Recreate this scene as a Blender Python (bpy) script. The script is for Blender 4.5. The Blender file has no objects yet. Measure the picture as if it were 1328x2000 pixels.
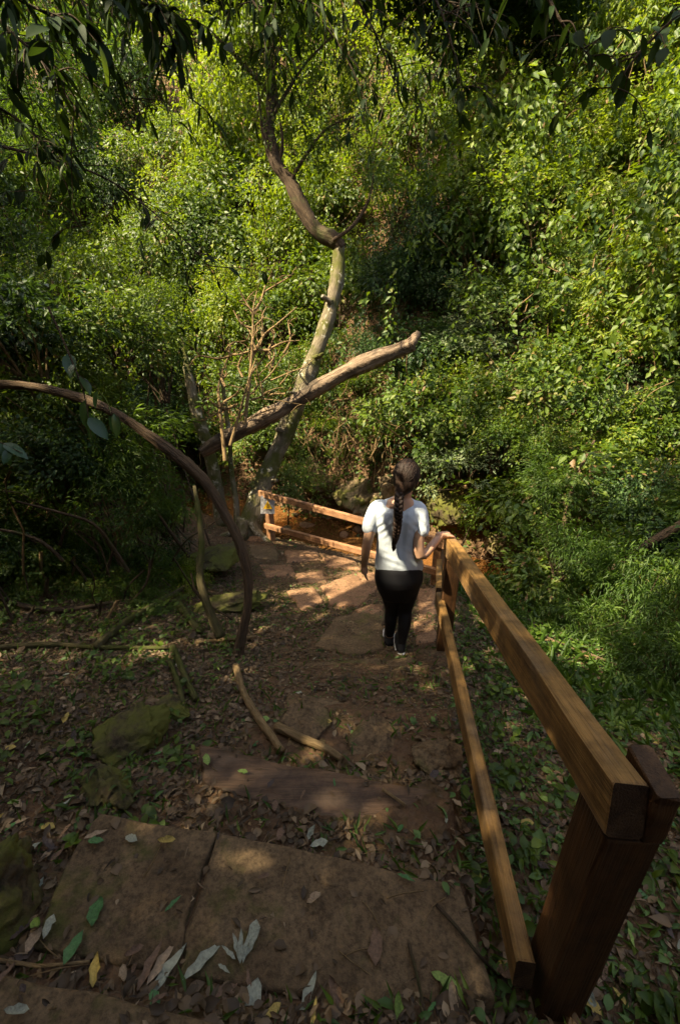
import bpy, bmesh, math, random
import numpy as np
from mathutils import Vector, Matrix, Euler, noise as mnoise

rng = np.random.default_rng(11)
random.seed(11)
SC = bpy.context.scene
COL = SC.collection

# ------------------------------------------------------------------ camera, sky, sun, exposure
TH = math.radians(24.0)              # the camera looks 24 degrees below the horizon
FPX = 889.0                          # focal length in photograph pixels (16 mm lens on a 36 mm tall frame)
cam_d = bpy.data.cameras.new('camera')
cam = bpy.data.objects.new('camera', cam_d); COL.objects.link(cam)
cam.location = (0, 0, 0)
cam.rotation_euler = (math.pi / 2 - TH, 0, 0)
cam_d.sensor_fit = 'VERTICAL'; cam_d.sensor_height = 36.0; cam_d.lens = 36.0 * FPX / 2000.0
cam_d.clip_start = 0.02; cam_d.clip_end = 500
SC.camera = cam

S = Vector((-0.56, -0.20, 0.80)).normalized()          # towards the sun: high on the left
w = bpy.data.worlds.new('World'); SC.world = w; w.use_nodes = True
nt = w.node_tree; bg = nt.nodes['Background']
sky = nt.nodes.new('ShaderNodeTexSky'); sky.sky_type = 'NISHITA'; sky.sun_disc = False
sky.sun_elevation = math.asin(S.z); sky.sun_rotation = math.atan2(S.x, S.y)
nt.links.new(sky.outputs[0], bg.inputs[0]); bg.inputs[1].default_value = 0.15
sky.dust_density = 4.0; sky.ozone_density = 0.4
sl = bpy.data.lights.new('sun', 'SUN'); sl.energy = 4.6; sl.angle = math.radians(0.5); sl.color = (1.0, 0.90, 0.72)
so = bpy.data.objects.new('sun', sl); COL.objects.link(so)
so.rotation_euler = S.to_track_quat('Z', 'Y').to_euler()
SC.view_settings.view_transform = 'Standard'; SC.view_settings.look = 'None'
SC.view_settings.gamma = 1.0; SC.view_settings.use_curve_mapping = False
SC.view_settings.exposure = 2.0
SC.view_settings.use_white_balance = True; SC.view_settings.white_balance_temperature = 7600; SC.view_settings.white_balance_tint = 6
SC.cycles.max_bounces = 7; SC.cycles.diffuse_bounces = 4; SC.cycles.transmission_bounces = 5
SC.cycles.transparent_max_bounces = 8; SC.cycles.caustics_reflective = False; SC.cycles.caustics_refractive = False
SC.cycles.use_denoising = True
SC.cycles.sample_clamp_indirect = 6.0

# ------------------------------------------------------------------ from picture to place
CT, ST = math.cos(TH), math.sin(TH)
def W(px, py, D):                    # the point at depth D along the camera axis
    u, v = (px - 664) / FPX, (py - 1000) / FPX
    return Vector((u * D, D * (CT - v * ST), -D * (ST + v * CT)))
def PY(px, py, y):                   # on the upright plane at distance y
    v = (py - 1000) / FPX
    return W(px, py, y / (CT - v * ST))
def PZ(px, py, z):                   # on the level plane at height z
    v = (py - 1000) / FPX
    return W(px, py, -z / (ST + v * CT))

# ------------------------------------------------------------------ terrain height
_wv = [(rng.normal(size=2), rng.uniform(0, 6.28)) for _ in range(40)]
def noise2(x, y, f=1.0, k0=0, k=10):
    r = 0
    for (d, p) in _wv[k0:k0 + k]:
        r = r + np.sin((x * d[0] + y * d[1]) * f + p)
    return r / k * 1.6
def sstep(a, b, t):
    t = np.clip((t - a) / (b - a), 0, 1); return t * t * (3 - 2 * t)
_py = [-20, -1.0, .45, .56, .62, .94, 1.03, 1.40, 1.48, 1.98, 2.06, 2.55, 2.68, 3.3, 5.0, 6.5, 9, 40]
_pz = [-1.3, -1.62, -1.65, -1.70, -1.785, -1.80, -1.90, -1.955, -2.06, -2.16, -2.24, -2.38, -2.46, -2.64, -3.02, -3.38, -3.5, -3.5]
def creek(x, y): return (x + .7) * .5 + (y - 8.2) * .866        # signed distance across the stream
def redge(y): return np.interp(y, [-2, .6, 1.0, 1.45, 2.9, 4.5], [.32, .36, .42, .52, .86, 1.1])   # right edge of the steps
def H(x, y):
    x = np.asarray(x, float); y = np.asarray(y, float)
    zp = np.interp(y, _py, _pz)
    rx = x - redge(y)
    z = zp - .13 * sstep(0, .08, rx) * (1 - sstep(2.5, 3.4, y)) - .09 * np.clip(rx, 0, 3)
    z = z + .75 * np.clip(x - 4.0, 0, 60) * (1 - .5 * sstep(5, 8, y))
    z = z + .10 * np.clip(-.7 - x, 0, 2.2) * sstep(.8, 2, y) + .85 * np.clip(-3.0 - x + .4 * noise2(x, y, .8), 0, 80)
    z = z + .05 * noise2(x, y, 1.6) * sstep(.0, 1.0, np.abs(x - .1) - .5) + .018 * noise2(x, y, 9, 10)
    s = creek(x, y) + .12 * noise2(x, y, 1.3, 20)
    bed = -4.0 + .05 * noise2(x, y, 4, 10)
    left = sstep(-2.2, -5.5, x)                                  # the gully dies out to the left
    z = z + (bed - z) * sstep(-1.75, -1.25, s) * (1 - left)
    hill = -4.0 + 1.15 * sstep(0.0, .75, s) + 1.10 * np.clip(s - .35, 0, 100) + .75 * noise2(x, y, .75, 20) * sstep(.5, 2.5, s)
    z = np.where(s > 0, np.maximum(z * left + (1 - left) * -10, hill), z)
    return z
HX0, HY0, HS = -26.0, -4.0, .05
_hx = HX0 + HS * np.arange(1040); _hy = HY0 + HS * np.arange(1080)
HG = H(*np.meshgrid(_hx, _hy))                                   # the same heights on a grid, for quick look-ups
def HQ(x, y):
    i = np.clip(np.rint((y - HY0) / HS).astype(int), 0, 1079); k = np.clip(np.rint((x - HX0) / HS).astype(int), 0, 1039)
    return HG[i, k]
def G(px, py, dmax=42):                                          # where the sight line through a pixel meets the ground
    t = np.linspace(.6, dmax, 2400)
    d = W(px, py, 1.0)
    hit = d.z * t < HQ(d.x * t, d.y * t)
    i = int(np.argmax(hit)) if hit.any() else len(t) - 1
    return Vector((d.x * t[i], d.y * t[i], float(H(d.x * t[i], d.y * t[i]))))

# ------------------------------------------------------------------ object helpers
def tag(o, label=None, cat=None, group=None, kind=None):
    if label: o['label'] = label
    if cat: o['category'] = cat
    if group: o['group'] = group
    if kind: o['kind'] = kind
    return o
def empty(name, loc=(0, 0, 0), rot=(0, 0, 0)):
    o = bpy.data.objects.new(name, None); COL.objects.link(o); o.location = loc; o.rotation_euler = rot
    o.empty_display_size = .1
    return o
def link(name, me, parent=None, loc=None):
    o = bpy.data.objects.new(name, me); COL.objects.link(o)
    if parent: o.parent = parent
    if loc is not None: o.location = loc
    return o
def np_mesh(name, V, F, mat=None, smooth=False, attrs=None):
    """V (n,3); F (m,k) one polygon size"""
    me = bpy.data.meshes.new(name)
    V = np.ascontiguousarray(V, np.float32); F = np.ascontiguousarray(F, np.int32)
    me.vertices.add(len(V)); me.vertices.foreach_set('co', V.ravel())
    m, k = F.shape
    me.loops.add(m * k); me.loops.foreach_set('vertex_index', F.ravel())
    me.polygons.add(m); me.polygons.foreach_set('loop_start', np.arange(m, dtype=np.int32) * k)
    if smooth: me.polygons.foreach_set('use_smooth', np.ones(m, bool))
    for nme, a in (attrs or {}).items():
        at = me.attributes.new(nme, 'FLOAT', 'POINT'); at.data.foreach_set('value', np.ascontiguousarray(a, np.float32))
    me.update(calc_edges=True); me.validate()
    if mat: me.materials.append(mat)
    return me
class MB:
    def __init__(s): s.v = []; s.f = []; s.g = []
    def add(s, v, f, g=None):
        b = len(s.v); s.v += [tuple(p) for p in v]; s.f += [tuple(i + b for i in q) for q in f]
        s.g += g if g is not None else [tuple(p) for p in v]; return s
    def mesh(s, name, mat, smooth=True):
        me = bpy.data.meshes.new(name); me.from_pydata(s.v, [], s.f); me.update()
        if smooth: me.polygons.foreach_set('use_smooth', [True] * len(me.polygons))
        at = me.attributes.new('bark', 'FLOAT_VECTOR', 'POINT'); at.data.foreach_set('vector', np.array(s.g, np.float32).ravel())
        me.materials.append(mat); return me
    def build(s, name, mat, parent=None, smooth=True): return link(name, s.mesh(name, mat, smooth), parent)
def catmull(P, R, n=6):
    P = [Vector(p) for p in P]
    if len(P) < 3:
        a, b = P; return [a.lerp(b, i / n) for i in range(n + 1)], [R[0] + (R[-1] - R[0]) * i / n for i in range(n + 1)]
    Q = [P[0] * 2 - P[1]] + P + [P[-1] * 2 - P[-2]]
    out, rr = [], []
    for i in range(1, len(Q) - 2):
        for j in range(n):
            t = j / n; a, b, c, d = Q[i - 1], Q[i], Q[i + 1], Q[i + 2]
            out.append(.5 * ((2 * b) + (c - a) * t + (2 * a - 5 * b + 4 * c - d) * t * t + (3 * b - a - 3 * c + d) * t ** 3))
            rr.append(R[i - 1] + (R[i] - R[i - 1]) * t)
    out.append(P[-1]); rr.append(R[-1])
    return out, rr
def tube(P, R, n=8, sub=6, rough=0., seed=0, cap=True):
    """a tapered limb through points P"""
    if sub > 1: P, R = catmull(P, R, sub)
    else: P = [Vector(p) for p in P]
    rr = random.Random(seed)
    ph = [rr.uniform(.8, 1.2) for _ in range(n)]
    v, f, gr = [], [], []
    nrm = None; run = rr.uniform(0, 20)
    for i, p in enumerate(P):
        if i: run += (P[i] - P[i - 1]).length
        lump = 1 + rough * .8 * math.sin(run * 5.1 + 1) * math.sin(run * 2.3)
        t = (P[min(i + 1, len(P) - 1)] - P[max(i - 1, 0)]).normalized()
        if nrm is None: nrm = t.orthogonal().normalized()
        nrm = (nrm - t * nrm.dot(t)).normalized(); b = t.cross(nrm)
        for j in range(n):
            a = 2 * math.pi * j / n
            r = R[i] * lump * (1 + rough * ((ph[j] - 1) * 3 + rr.uniform(-.5, .5)))
            v.append(p + (nrm * math.cos(a) + b * math.sin(a)) * r); gr.append((math.cos(a) * R[i], math.sin(a) * R[i], run))
    for i in range(len(P) - 1):
        for j in range(n):
            f.append((i * n + j, i * n + (j + 1) % n, (i + 1) * n + (j + 1) % n, (i + 1) * n + j))
    if cap:
        f.append(tuple(range(n - 1, -1, -1))); k = (len(P) - 1) * n; f.append(tuple(k + j for j in range(n)))
    return v, f, gr
def unit(a): return a / (np.linalg.norm(a, axis=1, keepdims=True) + 1e-9)
def leaf_mesh(name, P, A, N, L, Wd, tint, mat, fold=.12, detail=False, curl=0.):
    """many leaves: base P, axis A, face normal N, length L, half width Wd; each one folded along its midrib"""
    n = len(P); L = np.broadcast_to(L, (n,))[:, None]; Wd = np.broadcast_to(Wd, (n,))[:, None]
    A = unit(A); N = unit(N - A * np.sum(A * N, 1, keepdims=True)); B = np.cross(A, N)
    curl = np.broadcast_to(curl, (n,))[:, None]
    if not detail:
        V = np.stack([P, P + A * L * .45 + B * Wd + N * L * fold, P + A * L - N * L * .12, P + A * L * .45 - B * Wd + N * L * fold], 1)
        k = np.arange(n)[:, None] * 4
        F = np.concatenate([k + [0, 3, 2], k + [0, 2, 1]], 0); rep = 4
    else:
        def pt(t, s, up): return P + A * L * t + B * Wd * s + N * (L * fold * abs(s) * .8 - L * (.35 + curl) * (t - .35) ** 2 + up * L)
        V = np.stack([pt(0, 0, 0), pt(.3, .8, 0), pt(.62, .85, 0), pt(1, 0, 0), pt(.62, -.85, 0), pt(.3, -.8, 0), pt(.3, 0, 0), pt(.62, 0, 0)], 1)
        k = np.arange(n)[:, None] * 8
        T = [(0, 6, 1), (1, 6, 7), (1, 7, 2), (2, 7, 3), (0, 5, 6), (5, 4, 7), (5, 7, 6), (4, 3, 7)]
        F = np.concatenate([k + list(t) for t in T], 0); rep = 8
    return np_mesh(name, V.reshape(-1, 3), F, mat, attrs={'tint': np.repeat(tint, rep)}, smooth=detail)

# ------------------------------------------------------------------ materials
def newmat(name):
    m = bpy.data.materials.new(name); m.use_nodes = True
    t = m.node_tree; b = t.nodes['Principled BSDF']
    return m, t, b
def nd(t, typ, **kw):
    n = t.nodes.new(typ)
    for k, v in kw.items(): setattr(n, k, v)
    return n
def ramp(t, stops, src=None):
    r = nd(t, 'ShaderNodeValToRGB'); e = r.color_ramp.elements
    while len(e) < len(stops): e.new(.5)
    for el, (p, c) in zip(e, stops): el.position = p; el.color = (*c, 1)
    if src is not None: t.links.new(src, r.inputs[0])
    return r
def noisen(t, scale, detail=6, rough=.6, vec=None, dist=0.):
    n = nd(t, 'ShaderNodeTexNoise'); n.inputs['Scale'].default_value = scale; n.inputs['Detail'].default_value = detail
    n.inputs['Roughness'].default_value = rough; n.inputs['Distortion'].default_value = dist
    if vec is not None: t.links.new(vec, n.inputs['Vector'])
    return n
def objco(t, scale=(1, 1, 1)):
    c = nd(t, 'ShaderNodeTexCoord'); m = nd(t, 'ShaderNodeMapping'); m.inputs['Scale'].default_value = scale
    t.links.new(c.outputs['Object'], m.inputs[0]); return m.outputs[0]
def bump(t, b, src, strength=.5, dist=.01):
    n = nd(t, 'ShaderNodeBump'); n.inputs['Strength'].default_value = strength; n.inputs['Distance'].default_value = dist
    t.links.new(src, n.inputs['Height']); t.links.new(n.outputs[0], b.inputs['Normal']); return n
def mixc(t, fac, a, b_):
    m = nd(t, 'ShaderNodeMix', data_type='RGBA')
    t.links.new(fac, m.inputs[0])
    for s, i in ((a, 6), (b_, 7)):
        if isinstance(s, tuple): m.inputs[i].default_value = (*s, 1)
        else: t.links.new(s, m.inputs[i])
    return m.outputs[2]
def leaf_mat(name, stops, transl=.35, tcol=(.30, .42, .03), rough=.42, spec=.45):
    m, t, b = newmat(name)
    a = nd(t, 'ShaderNodeAttribute'); a.attribute_name = 'tint'
    oi = nd(t, 'ShaderNodeObjectInfo')
    ad = nd(t, 'ShaderNodeMath', operation='MULTIPLY_ADD'); ad.inputs[1].default_value = .22; ad.inputs[2].default_value = -.11
    t.links.new(oi.outputs['Random'], ad.inputs[0])
    sm = nd(t, 'ShaderNodeMath', operation='ADD'); t.links.new(a.outputs['Fac'], sm.inputs[0]); t.links.new(ad.outputs[0], sm.inputs[1])
    r = ramp(t, stops, sm.outputs[0])
    t.links.new(r.outputs[0], b.inputs['Base Color']); b.inputs['Roughness'].default_value = rough
    b.inputs['Specular IOR Level'].default_value = spec
    if transl > 0:
        tr = nd(t, 'ShaderNodeBsdfTranslucent'); mx = nd(t, 'ShaderNodeMixShader'); mx.inputs[0].default_value = transl
        mm = nd(t, 'ShaderNodeMix', data_type='RGBA'); mm.inputs[0].default_value = .6
        t.links.new(r.outputs[0], mm.inputs[6]); mm.inputs[7].default_value = (*tcol, 1)
        t.links.new(mm.outputs[2], tr.inputs[0])
        t.links.new(b.outputs[0], mx.inputs[1]); t.links.new(tr.outputs[0], mx.inputs[2])
        t.links.new(mx.outputs[0], t.nodes['Material Output'].inputs[0])
    return m
LM = {
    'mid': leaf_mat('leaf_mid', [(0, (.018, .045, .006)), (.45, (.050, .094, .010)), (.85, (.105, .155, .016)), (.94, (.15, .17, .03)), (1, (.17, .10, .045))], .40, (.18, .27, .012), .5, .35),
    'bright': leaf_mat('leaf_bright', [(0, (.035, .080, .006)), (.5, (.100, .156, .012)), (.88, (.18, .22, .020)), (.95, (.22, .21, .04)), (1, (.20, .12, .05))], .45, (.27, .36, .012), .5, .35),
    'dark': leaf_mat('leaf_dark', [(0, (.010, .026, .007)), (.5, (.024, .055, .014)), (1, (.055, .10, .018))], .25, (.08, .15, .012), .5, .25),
    'silver': leaf_mat('leaf_silver', [(0, (.045, .075, .030)), (.5, (.10, .14, .065)), (1, (.16, .19, .085))], .25, (.16, .24, .04), .5, .3),
    'fern': leaf_mat('leaf_fern', [(0, (.018, .042, .007)), (.6, (.048, .10, .014)), (1, (.10, .15, .022))], .40, (.15, .26, .015), .5, .3),
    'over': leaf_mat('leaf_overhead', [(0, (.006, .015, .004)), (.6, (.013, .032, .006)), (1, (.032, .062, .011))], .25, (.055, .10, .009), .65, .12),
    'litter': leaf_mat('leaf_litter', [(0, (.034, .022, .012)), (.3, (.085, .053, .028)), (.6, (.165, .110, .060)), (.74, (.27, .20, .125)), (.80, (.035, .075, .016)), (1, (.085, .15, .035))], .10, (.10, .10, .02), .6, .3),
}
def bark_mat(name, dark, light, moss=None, scale=9, moss_amt=.5, stretch=(3, 3, .6)):
    m, t, b = newmat(name)
    ab = nd(t, 'ShaderNodeAttribute'); ab.attribute_name = 'bark'; mp = nd(t, 'ShaderNodeMapping'); mp.inputs['Scale'].default_value = stretch
    t.links.new(ab.outputs['Vector'], mp.inputs[0]); co = mp.outputs[0]
    n1 = noisen(t, scale, 8, .7, co, .6); r = ramp(t, [(.3, dark), (.7, light)], n1.outputs[0])
    col = r.outputs[0]
    if moss:
        n2 = noisen(t, 3.2, 5, .6, objco(t)); mr = ramp(t, [(moss_amt - .06, (0, 0, 0)), (moss_amt + .1, (1, 1, 1))], n2.outputs[0])
        col = mixc(t, mr.outputs[0], col, moss)
    if moss and name == 'bark_mossy':
        n5 = noisen(t, 7, 4, .7, objco(t)); lr = ramp(t, [(.58, (0, 0, 0)), (.64, (.8, .8, .8))], n5.outputs[0]); col = mixc(t, lr.outputs[0], col, (.40, .37, .30))
    t.links.new(col, b.inputs['Base Color']); b.inputs['Roughness'].default_value = .88; b.inputs['Specular IOR Level'].default_value = .2
    bump(t, b, n1.outputs[0], 1.0, .035); return m
BARK = bark_mat('bark_mossy', (.05, .040, .026), (.26, .215, .145), (.080, .082, .020), 12, .49)
BARKD = bark_mat('bark_dark', (.03, .02, .013), (.11, .075, .045), (.05, .06, .018), 10, .62)
VINEB = bark_mat('bark_vine', (.028, .019, .012), (.20, .132, .080), None, 9, .6, (9, 9, .5))
DEADW = bark_mat('dead_wood', (.045, .026, .015), (.33, .24, .165), (.055, .042, .03), 7, .52, (5, 5, .45))
TWIG = bark_mat('twig_pale', (.12, .075, .035), (.32, .22, .11), None, 14)
MOSSW = bark_mat('branch_mossy', (.035, .030, .014), (.13, .105, .05), (.055, .062, .014), 11, .48)
def wood_mat(name, dark, light, grey=.25):
    m, t, b = newmat(name)
    co = objco(t, (1.2, 22, 22)); n1 = noisen(t, 2.2, 8, .65, co, .8)
    r = ramp(t, [(.25, dark), (.55, light), (.8, tuple(c * 1.25 for c in light))], n1.outputs[0])
    n2 = noisen(t, 3.5, 4, .6, objco(t, (1, 3, 3))); gr = ramp(t, [(.5, (0, 0, 0)), (.75, (grey, grey, grey))], n2.outputs[0])
    col = mixc(t, gr.outputs[0], r.outputs[0], (.16, .12, .085))
    n3 = noisen(t, 5, 3, .5, objco(t, (.5, 40, 40)), .3); cr = ramp(t, [(.30, (.75, .75, .75)), (.36, (0, 0, 0))], n3.outputs[0])
    col = mixc(t, cr.outputs[0], col, (.03, .016, .008))
    n4 = noisen(t, 11, 6, .7, objco(t, (1, 1, 1)), .2); dr = ramp(t, [(.35, (.45, .42, .40)), (.55, (1, 1, 1)), (.75, (1.25, 1.2, 1.1))], n4.outputs[0])
    mu = nd(t, 'ShaderNodeMix', data_type='RGBA', blend_type='MULTIPLY'); mu.inputs[0].default_value = .8
    t.links.new(col, mu.inputs[6]); t.links.new(dr.outputs[0], mu.inputs[7]); col = mu.outputs[2]
    vk = nd(t, 'ShaderNodeTexVoronoi'); vk.inputs['Scale'].default_value = 1.0; t.links.new(objco(t, (2.2, 14, 14)), vk.inputs['Vector'])
    kr = ramp(t, [(.03, (1, 1, 1)), (.10, (0, 0, 0))], vk.outputs['Distance']); col = mixc(t, kr.outputs[0], col, (.035, .014, .006))
    t.links.new(col, b.inputs['Base Color'])
    b.inputs['Roughness'].default_value = .62; b.inputs['Specular IOR Level'].default_value = .28
    ad = nd(t, 'ShaderNodeMath', operation='ADD'); t.links.new(n1.outputs[0], ad.inputs[0]); t.links.new(n3.outputs[0], ad.inputs[1])
    bump(t, b, ad.outputs[0], .55, .008); return m
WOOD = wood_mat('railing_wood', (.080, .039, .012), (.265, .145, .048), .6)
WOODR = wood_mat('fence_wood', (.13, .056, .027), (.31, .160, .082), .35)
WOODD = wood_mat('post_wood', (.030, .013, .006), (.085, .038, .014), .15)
ENDG = wood_mat('end_grain', (.018, .009, .005), (.055, .028, .013), .1)
SLEEP = wood_mat('sleeper_wood', (.04, .022, .012), (.11, .063, .036), .35)
def stone_mat(name, a, c, moss=(.06, .065, .012), moss_amt=.6, sc=6):
    m, t, b = newmat(name)
    g = nd(t, 'ShaderNodeNewGeometry')
    n1 = noisen(t, sc, 9, .65, objco(t)); n2 = noisen(t, sc * 9, 5, .7, objco(t))
    r = ramp(t, [(.3, a), (.7, c)], n1.outputs[0])
    sp = ramp(t, [(.38, (.55, .55, .55)), (.55, (1, 1, 1)), (.72, (1.35, 1.3, 1.2))], n2.outputs[0])
    mu = nd(t, 'ShaderNodeMix', data_type='RGBA', blend_type='MULTIPLY'); mu.inputs[0].default_value = 1
    t.links.new(r.outputs[0], mu.inputs[6]); t.links.new(sp.outputs[0], mu.inputs[7])
    n3 = noisen(t, 3.1, 6, .7, objco(t)); mr = ramp(t, [(moss_amt - .05, (0, 0, 0)), (moss_amt + .08, (1, 1, 1))], n3.outputs[0])
    col = mixc(t, mr.outputs[0], mu.outputs[2], moss)
    t.links.new(col, b.inputs['Base Color']); b.inputs['Roughness'].default_value = .9; b.inputs['Specular IOR Level'].default_value = .2
    ad = nd(t, 'ShaderNodeMath', operation='MULTIPLY_ADD'); ad.inputs[1].default_value = .35
    t.links.new(n2.outputs[0], ad.inputs[0]); t.links.new(n1.outputs[0], ad.inputs[2])
    bump(t, b, ad.outputs[0], .8, .02); return m
SLAB = stone_mat('slab_stone', (.085, .054, .029), (.172, .116, .065), (.065, .062, .016), .60)
FLAG = stone_mat('flag_stone', (.15, .080, .045), (.30, .172, .098), (.10, .085, .03), .66)
CLIFF = stone_mat('cliff_stone', (.09, .062, .036), (.25, .185, .11), (.085, .085, .02), .52, 2.5)
MOSSR = stone_mat('mossy_stone', (.035, .026, .016), (.10, .075, .042), (.075, .078, .016), .45)
def ground_mat():
    m, t, b = newmat('forest_soil'); co = objco(t)
    n1 = noisen(t, 1.6, 8, .65, co); n2 = noisen(t, 26, 6, .7, co)
    v = nd(t, 'ShaderNodeTexVoronoi'); v.inputs['Scale'].default_value = 24; t.links.new(co, v.inputs['Vector'])
    lc = ramp(t, [(0, (.045, .026, .016)), (.35, (.085, .052, .032)), (.6, (.14, .088, .055)), (.8, (.065, .058, .020)), (1, (.045, .065, .018))], v.outputs['Color'])
    d = ramp(t, [(.3, (.075, .042, .022)), (.7, (.17, .098, .054))], n1.outputs[0])
    f = ramp(t, [(.42, (0, 0, 0)), (.6, (.8, .8, .8))], n2.outputs[0])
    col = mixc(t, f.outputs[0], d.outputs[0], lc.outputs[0])
    n3 = noisen(t, 1.1, 6, .7, co); ms = ramp(t, [(.56, (0, 0, 0)), (.7, (.7, .7, .7))], n3.outputs[0])
    col = mixc(t, ms.outputs[0], col, (.060, .066, .016))
    t.links.new(col, b.inputs['Base Color']); b.inputs['Roughness'].default_value = .95; b.inputs['Specular IOR Level'].default_value = .15
    ad = nd(t, 'ShaderNodeMath', operation='ADD'); t.links.new(n2.outputs[0], ad.inputs[0]); t.links.new(v.outputs['Distance'], ad.inputs[1])
    bump(t, b, ad.outputs[0], .9, .03); return m
SOIL = ground_mat()
def flat_mat(name, c, rough=.7, spec=.3, bscale=None, bstr=.3, bd=.004, var=.0):
    m, t, b = newmat(name); b.inputs['Base Color'].default_value = (*c, 1); b.inputs['Roughness'].default_value = rough
    b.inputs['Specular IOR Level'].default_value = spec
    if bscale:
        n = noisen(t, bscale[0], 5, .6, objco(t, bscale[1])); bump(t, b, n.outputs[0], bstr, bd)
        if var:
            r = ramp(t, [(.3, tuple(x * (1 - var) for x in c)), (.7, tuple(min(1, x * (1 + var)) for x in c))], n.outputs[0])
            t.links.new(r.outputs[0], b.inputs['Base Color'])
    return m
def water_mat():
    m, t, b = newmat('stream_water'); b.inputs['Base Color'].default_value = (.26, .12, .04, 1); b.inputs['Roughness'].default_value = .06
    n = noisen(t, 7, 4, .55, objco(t), .4); bump(t, b, n.outputs[0], .35, .03)
    tr = nd(t, 'ShaderNodeBsdfTransparent'); tr.inputs[0].default_value = (.85, .62, .40, 1)
    lw = nd(t, 'ShaderNodeLayerWeight'); lw.inputs[0].default_value = .35
    mx = nd(t, 'ShaderNodeMixShader'); ma = nd(t, 'ShaderNodeMath', operation='MULTIPLY_ADD'); ma.inputs[1].default_value = .5; ma.inputs[2].default_value = .35
    t.links.new(lw.outputs['Fresnel'], ma.inputs[0]); t.links.new(ma.outputs[0], mx.inputs[0])
    t.links.new(tr.outputs[0], mx.inputs[1]); t.links.new(b.outputs[0], mx.inputs[2])
    t.links.new(mx.outputs[0], t.nodes['Material Output'].inputs[0]); return m
WATER = water_mat()

# ------------------------------------------------------------------ ground and stream
def axis(segs):
    out = [segs[0][0]]
    for a, b, st in segs:
        n = max(1, round((b - a) / st)); out += list(a + (b - a) * (np.arange(n) + 1) / n)
    return np.array(out)
gx = axis([(-60, -16, 2.2), (-16, -5, .25), (-5, -2, .09), (-2, 3, .045), (3, 6, .12), (6, 16, .3), (16, 60, 2.2)])
gy = axis([(-25, -3, 1.1), (-3, 0, .15), (0, 4.5, .045), (4.5, 10, .08), (10, 26, .3), (26, 90, 3.2)])
X, Y = np.meshgrid(gx, gy)
V = np.stack([X, Y, H(X, Y)], -1).reshape(-1, 3)
ii = np.arange(len(gy) - 1)[:, None] * len(gx) + np.arange(len(gx) - 1)[None]
F = np.stack([ii, ii + 1, ii + 1 + len(gx), ii + len(gx)], -1).reshape(-1, 4)
ground = link('ground', np_mesh('ground', V, F, SOIL, True)); tag(ground, kind='structure')
n = 60
wx = np.linspace(-6, 9, n); wy = np.linspace(-3, 1.0, 24)
A_, B_ = np.meshgrid(wx, wy)                                   # along and across the stream
Vw = np.stack([-.7 + A_ * .866 + B_ * .5, 8.2 - A_ * .5 + B_ * .866, -3.80 + 0 * A_], -1).reshape(-1, 3)
ii = np.arange(23)[:, None] * n + np.arange(n - 1)[None]
stream = link('stream_water', np_mesh('stream_water', Vw, np.stack([ii, ii + 1, ii + 1 + n, ii + n], -1).reshape(-1, 4), WATER, True)); tag(stream, kind='structure')

# ------------------------------------------------------------------ steps and flagstones
SURF = []                                                       # (polygon, top height) of each step, for things that lie on them
def prism(poly, top, thick, mat, name, parent=None, bev=.012, jitter=.006, seed=0, sub=5):
    """a slab with uneven edges; poly = plan corners, top = height or list of heights"""
    r = random.Random(seed)
    if not hasattr(top, '__len__'): top = [top] * len(poly)
    pts = []
    for i in range(len(poly)):
        a, b = Vector((*poly[i][:2], top[i])), Vector((*poly[(i + 1) % len(poly)][:2], top[(i + 1) % len(poly)]))
        for k in range(sub):
            p = a.lerp(b, k / sub); pts.append(p + Vector((r.uniform(-1, 1), r.uniform(-1, 1), r.uniform(-.4, .4))) * jitter)
    c = sum(pts, Vector()) / len(pts)
    bm = bmesh.new()
    def ring(sc, dz): return [bm.verts.new(c.lerp(p, 1) * 1 + (c - p).normalized() * sc + Vector((0, 0, dz))) for p in pts]
    rings = [ring(0, -thick), ring(0, -bev * 1.2), ring(bev * .4, -bev * .4), ring(bev * 1.3, 0)]
    inner = [bm.verts.new(c.lerp(p, .5) + Vector((0, 0, r.uniform(-.5, .6) * jitter))) for p in pts]; rings.append(inner)
    for a, b in zip(rings[:-1], rings[1:]):
        for i in range(len(a)):
            j = (i + 1) % len(a); bm.faces.new((a[i], a[j], b[j], b[i]))
    bm.faces.new(rings[-1])
    bmesh.ops.recalc_face_normals(bm, faces=bm.faces)
    me = bpy.data.meshes.new(name); bm.to_mesh(me); bm.free(); me.materials.append(mat)
    me.polygons.foreach_set('use_smooth', [True] * len(me.polygons))
    o = link(name, me, parent); return o
def px_poly(pp, z): return [(PZ(a, b, z).x, PZ(a, b, z).y) for a, b in pp]
def add_surf(poly, z): SURF.append((np.array([p[:2] for p in poly]), z))
# nearest step, under the photographer's feet
zA = -1.62
pa, pb = PZ(0, 1895, zA), PZ(480, 2005, zA); d = (pb - pa)
far = [(pa + d * k) for k in (-.7, .0, 1.0, 1.9)]
pA = [(far[0].x, far[0].y), (far[1].x, far[1].y), (far[2].x, far[2].y), (far[3].x, far[3].y), (.33, -.5), (-1.3, -.3)]
tag(prism(pA, zA, .2, SLAB, 'stone_step', seed=1), 'earth-stained stone step at the bottom edge of the picture', 'step'); add_surf(pA, zA)
zB = -1.77
t = empty('stone_step', (0, .8, zB)); tag(t, 'broad brown stone step of two slabs with a joint between them', 'step')
q1 = px_poly([(192, 1588), (422, 1624), (362, 1800), (345, 1905), (60, 1850), (125, 1690)], zB)
q2 = px_poly([(426, 1625), (660, 1672), (900, 1732), (968, 1945), (700, 1965), (349, 1905), (367, 1800)], zB)
for i, q in enumerate((q1, q2)):
    o = prism(q, zB, .2, SLAB, 'slab', seed=2 + i); o.parent = t; o.matrix_parent_inverse = Matrix.Translation((0, -.8, -zB)); add_surf(q, zB)
zC = -1.93
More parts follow.
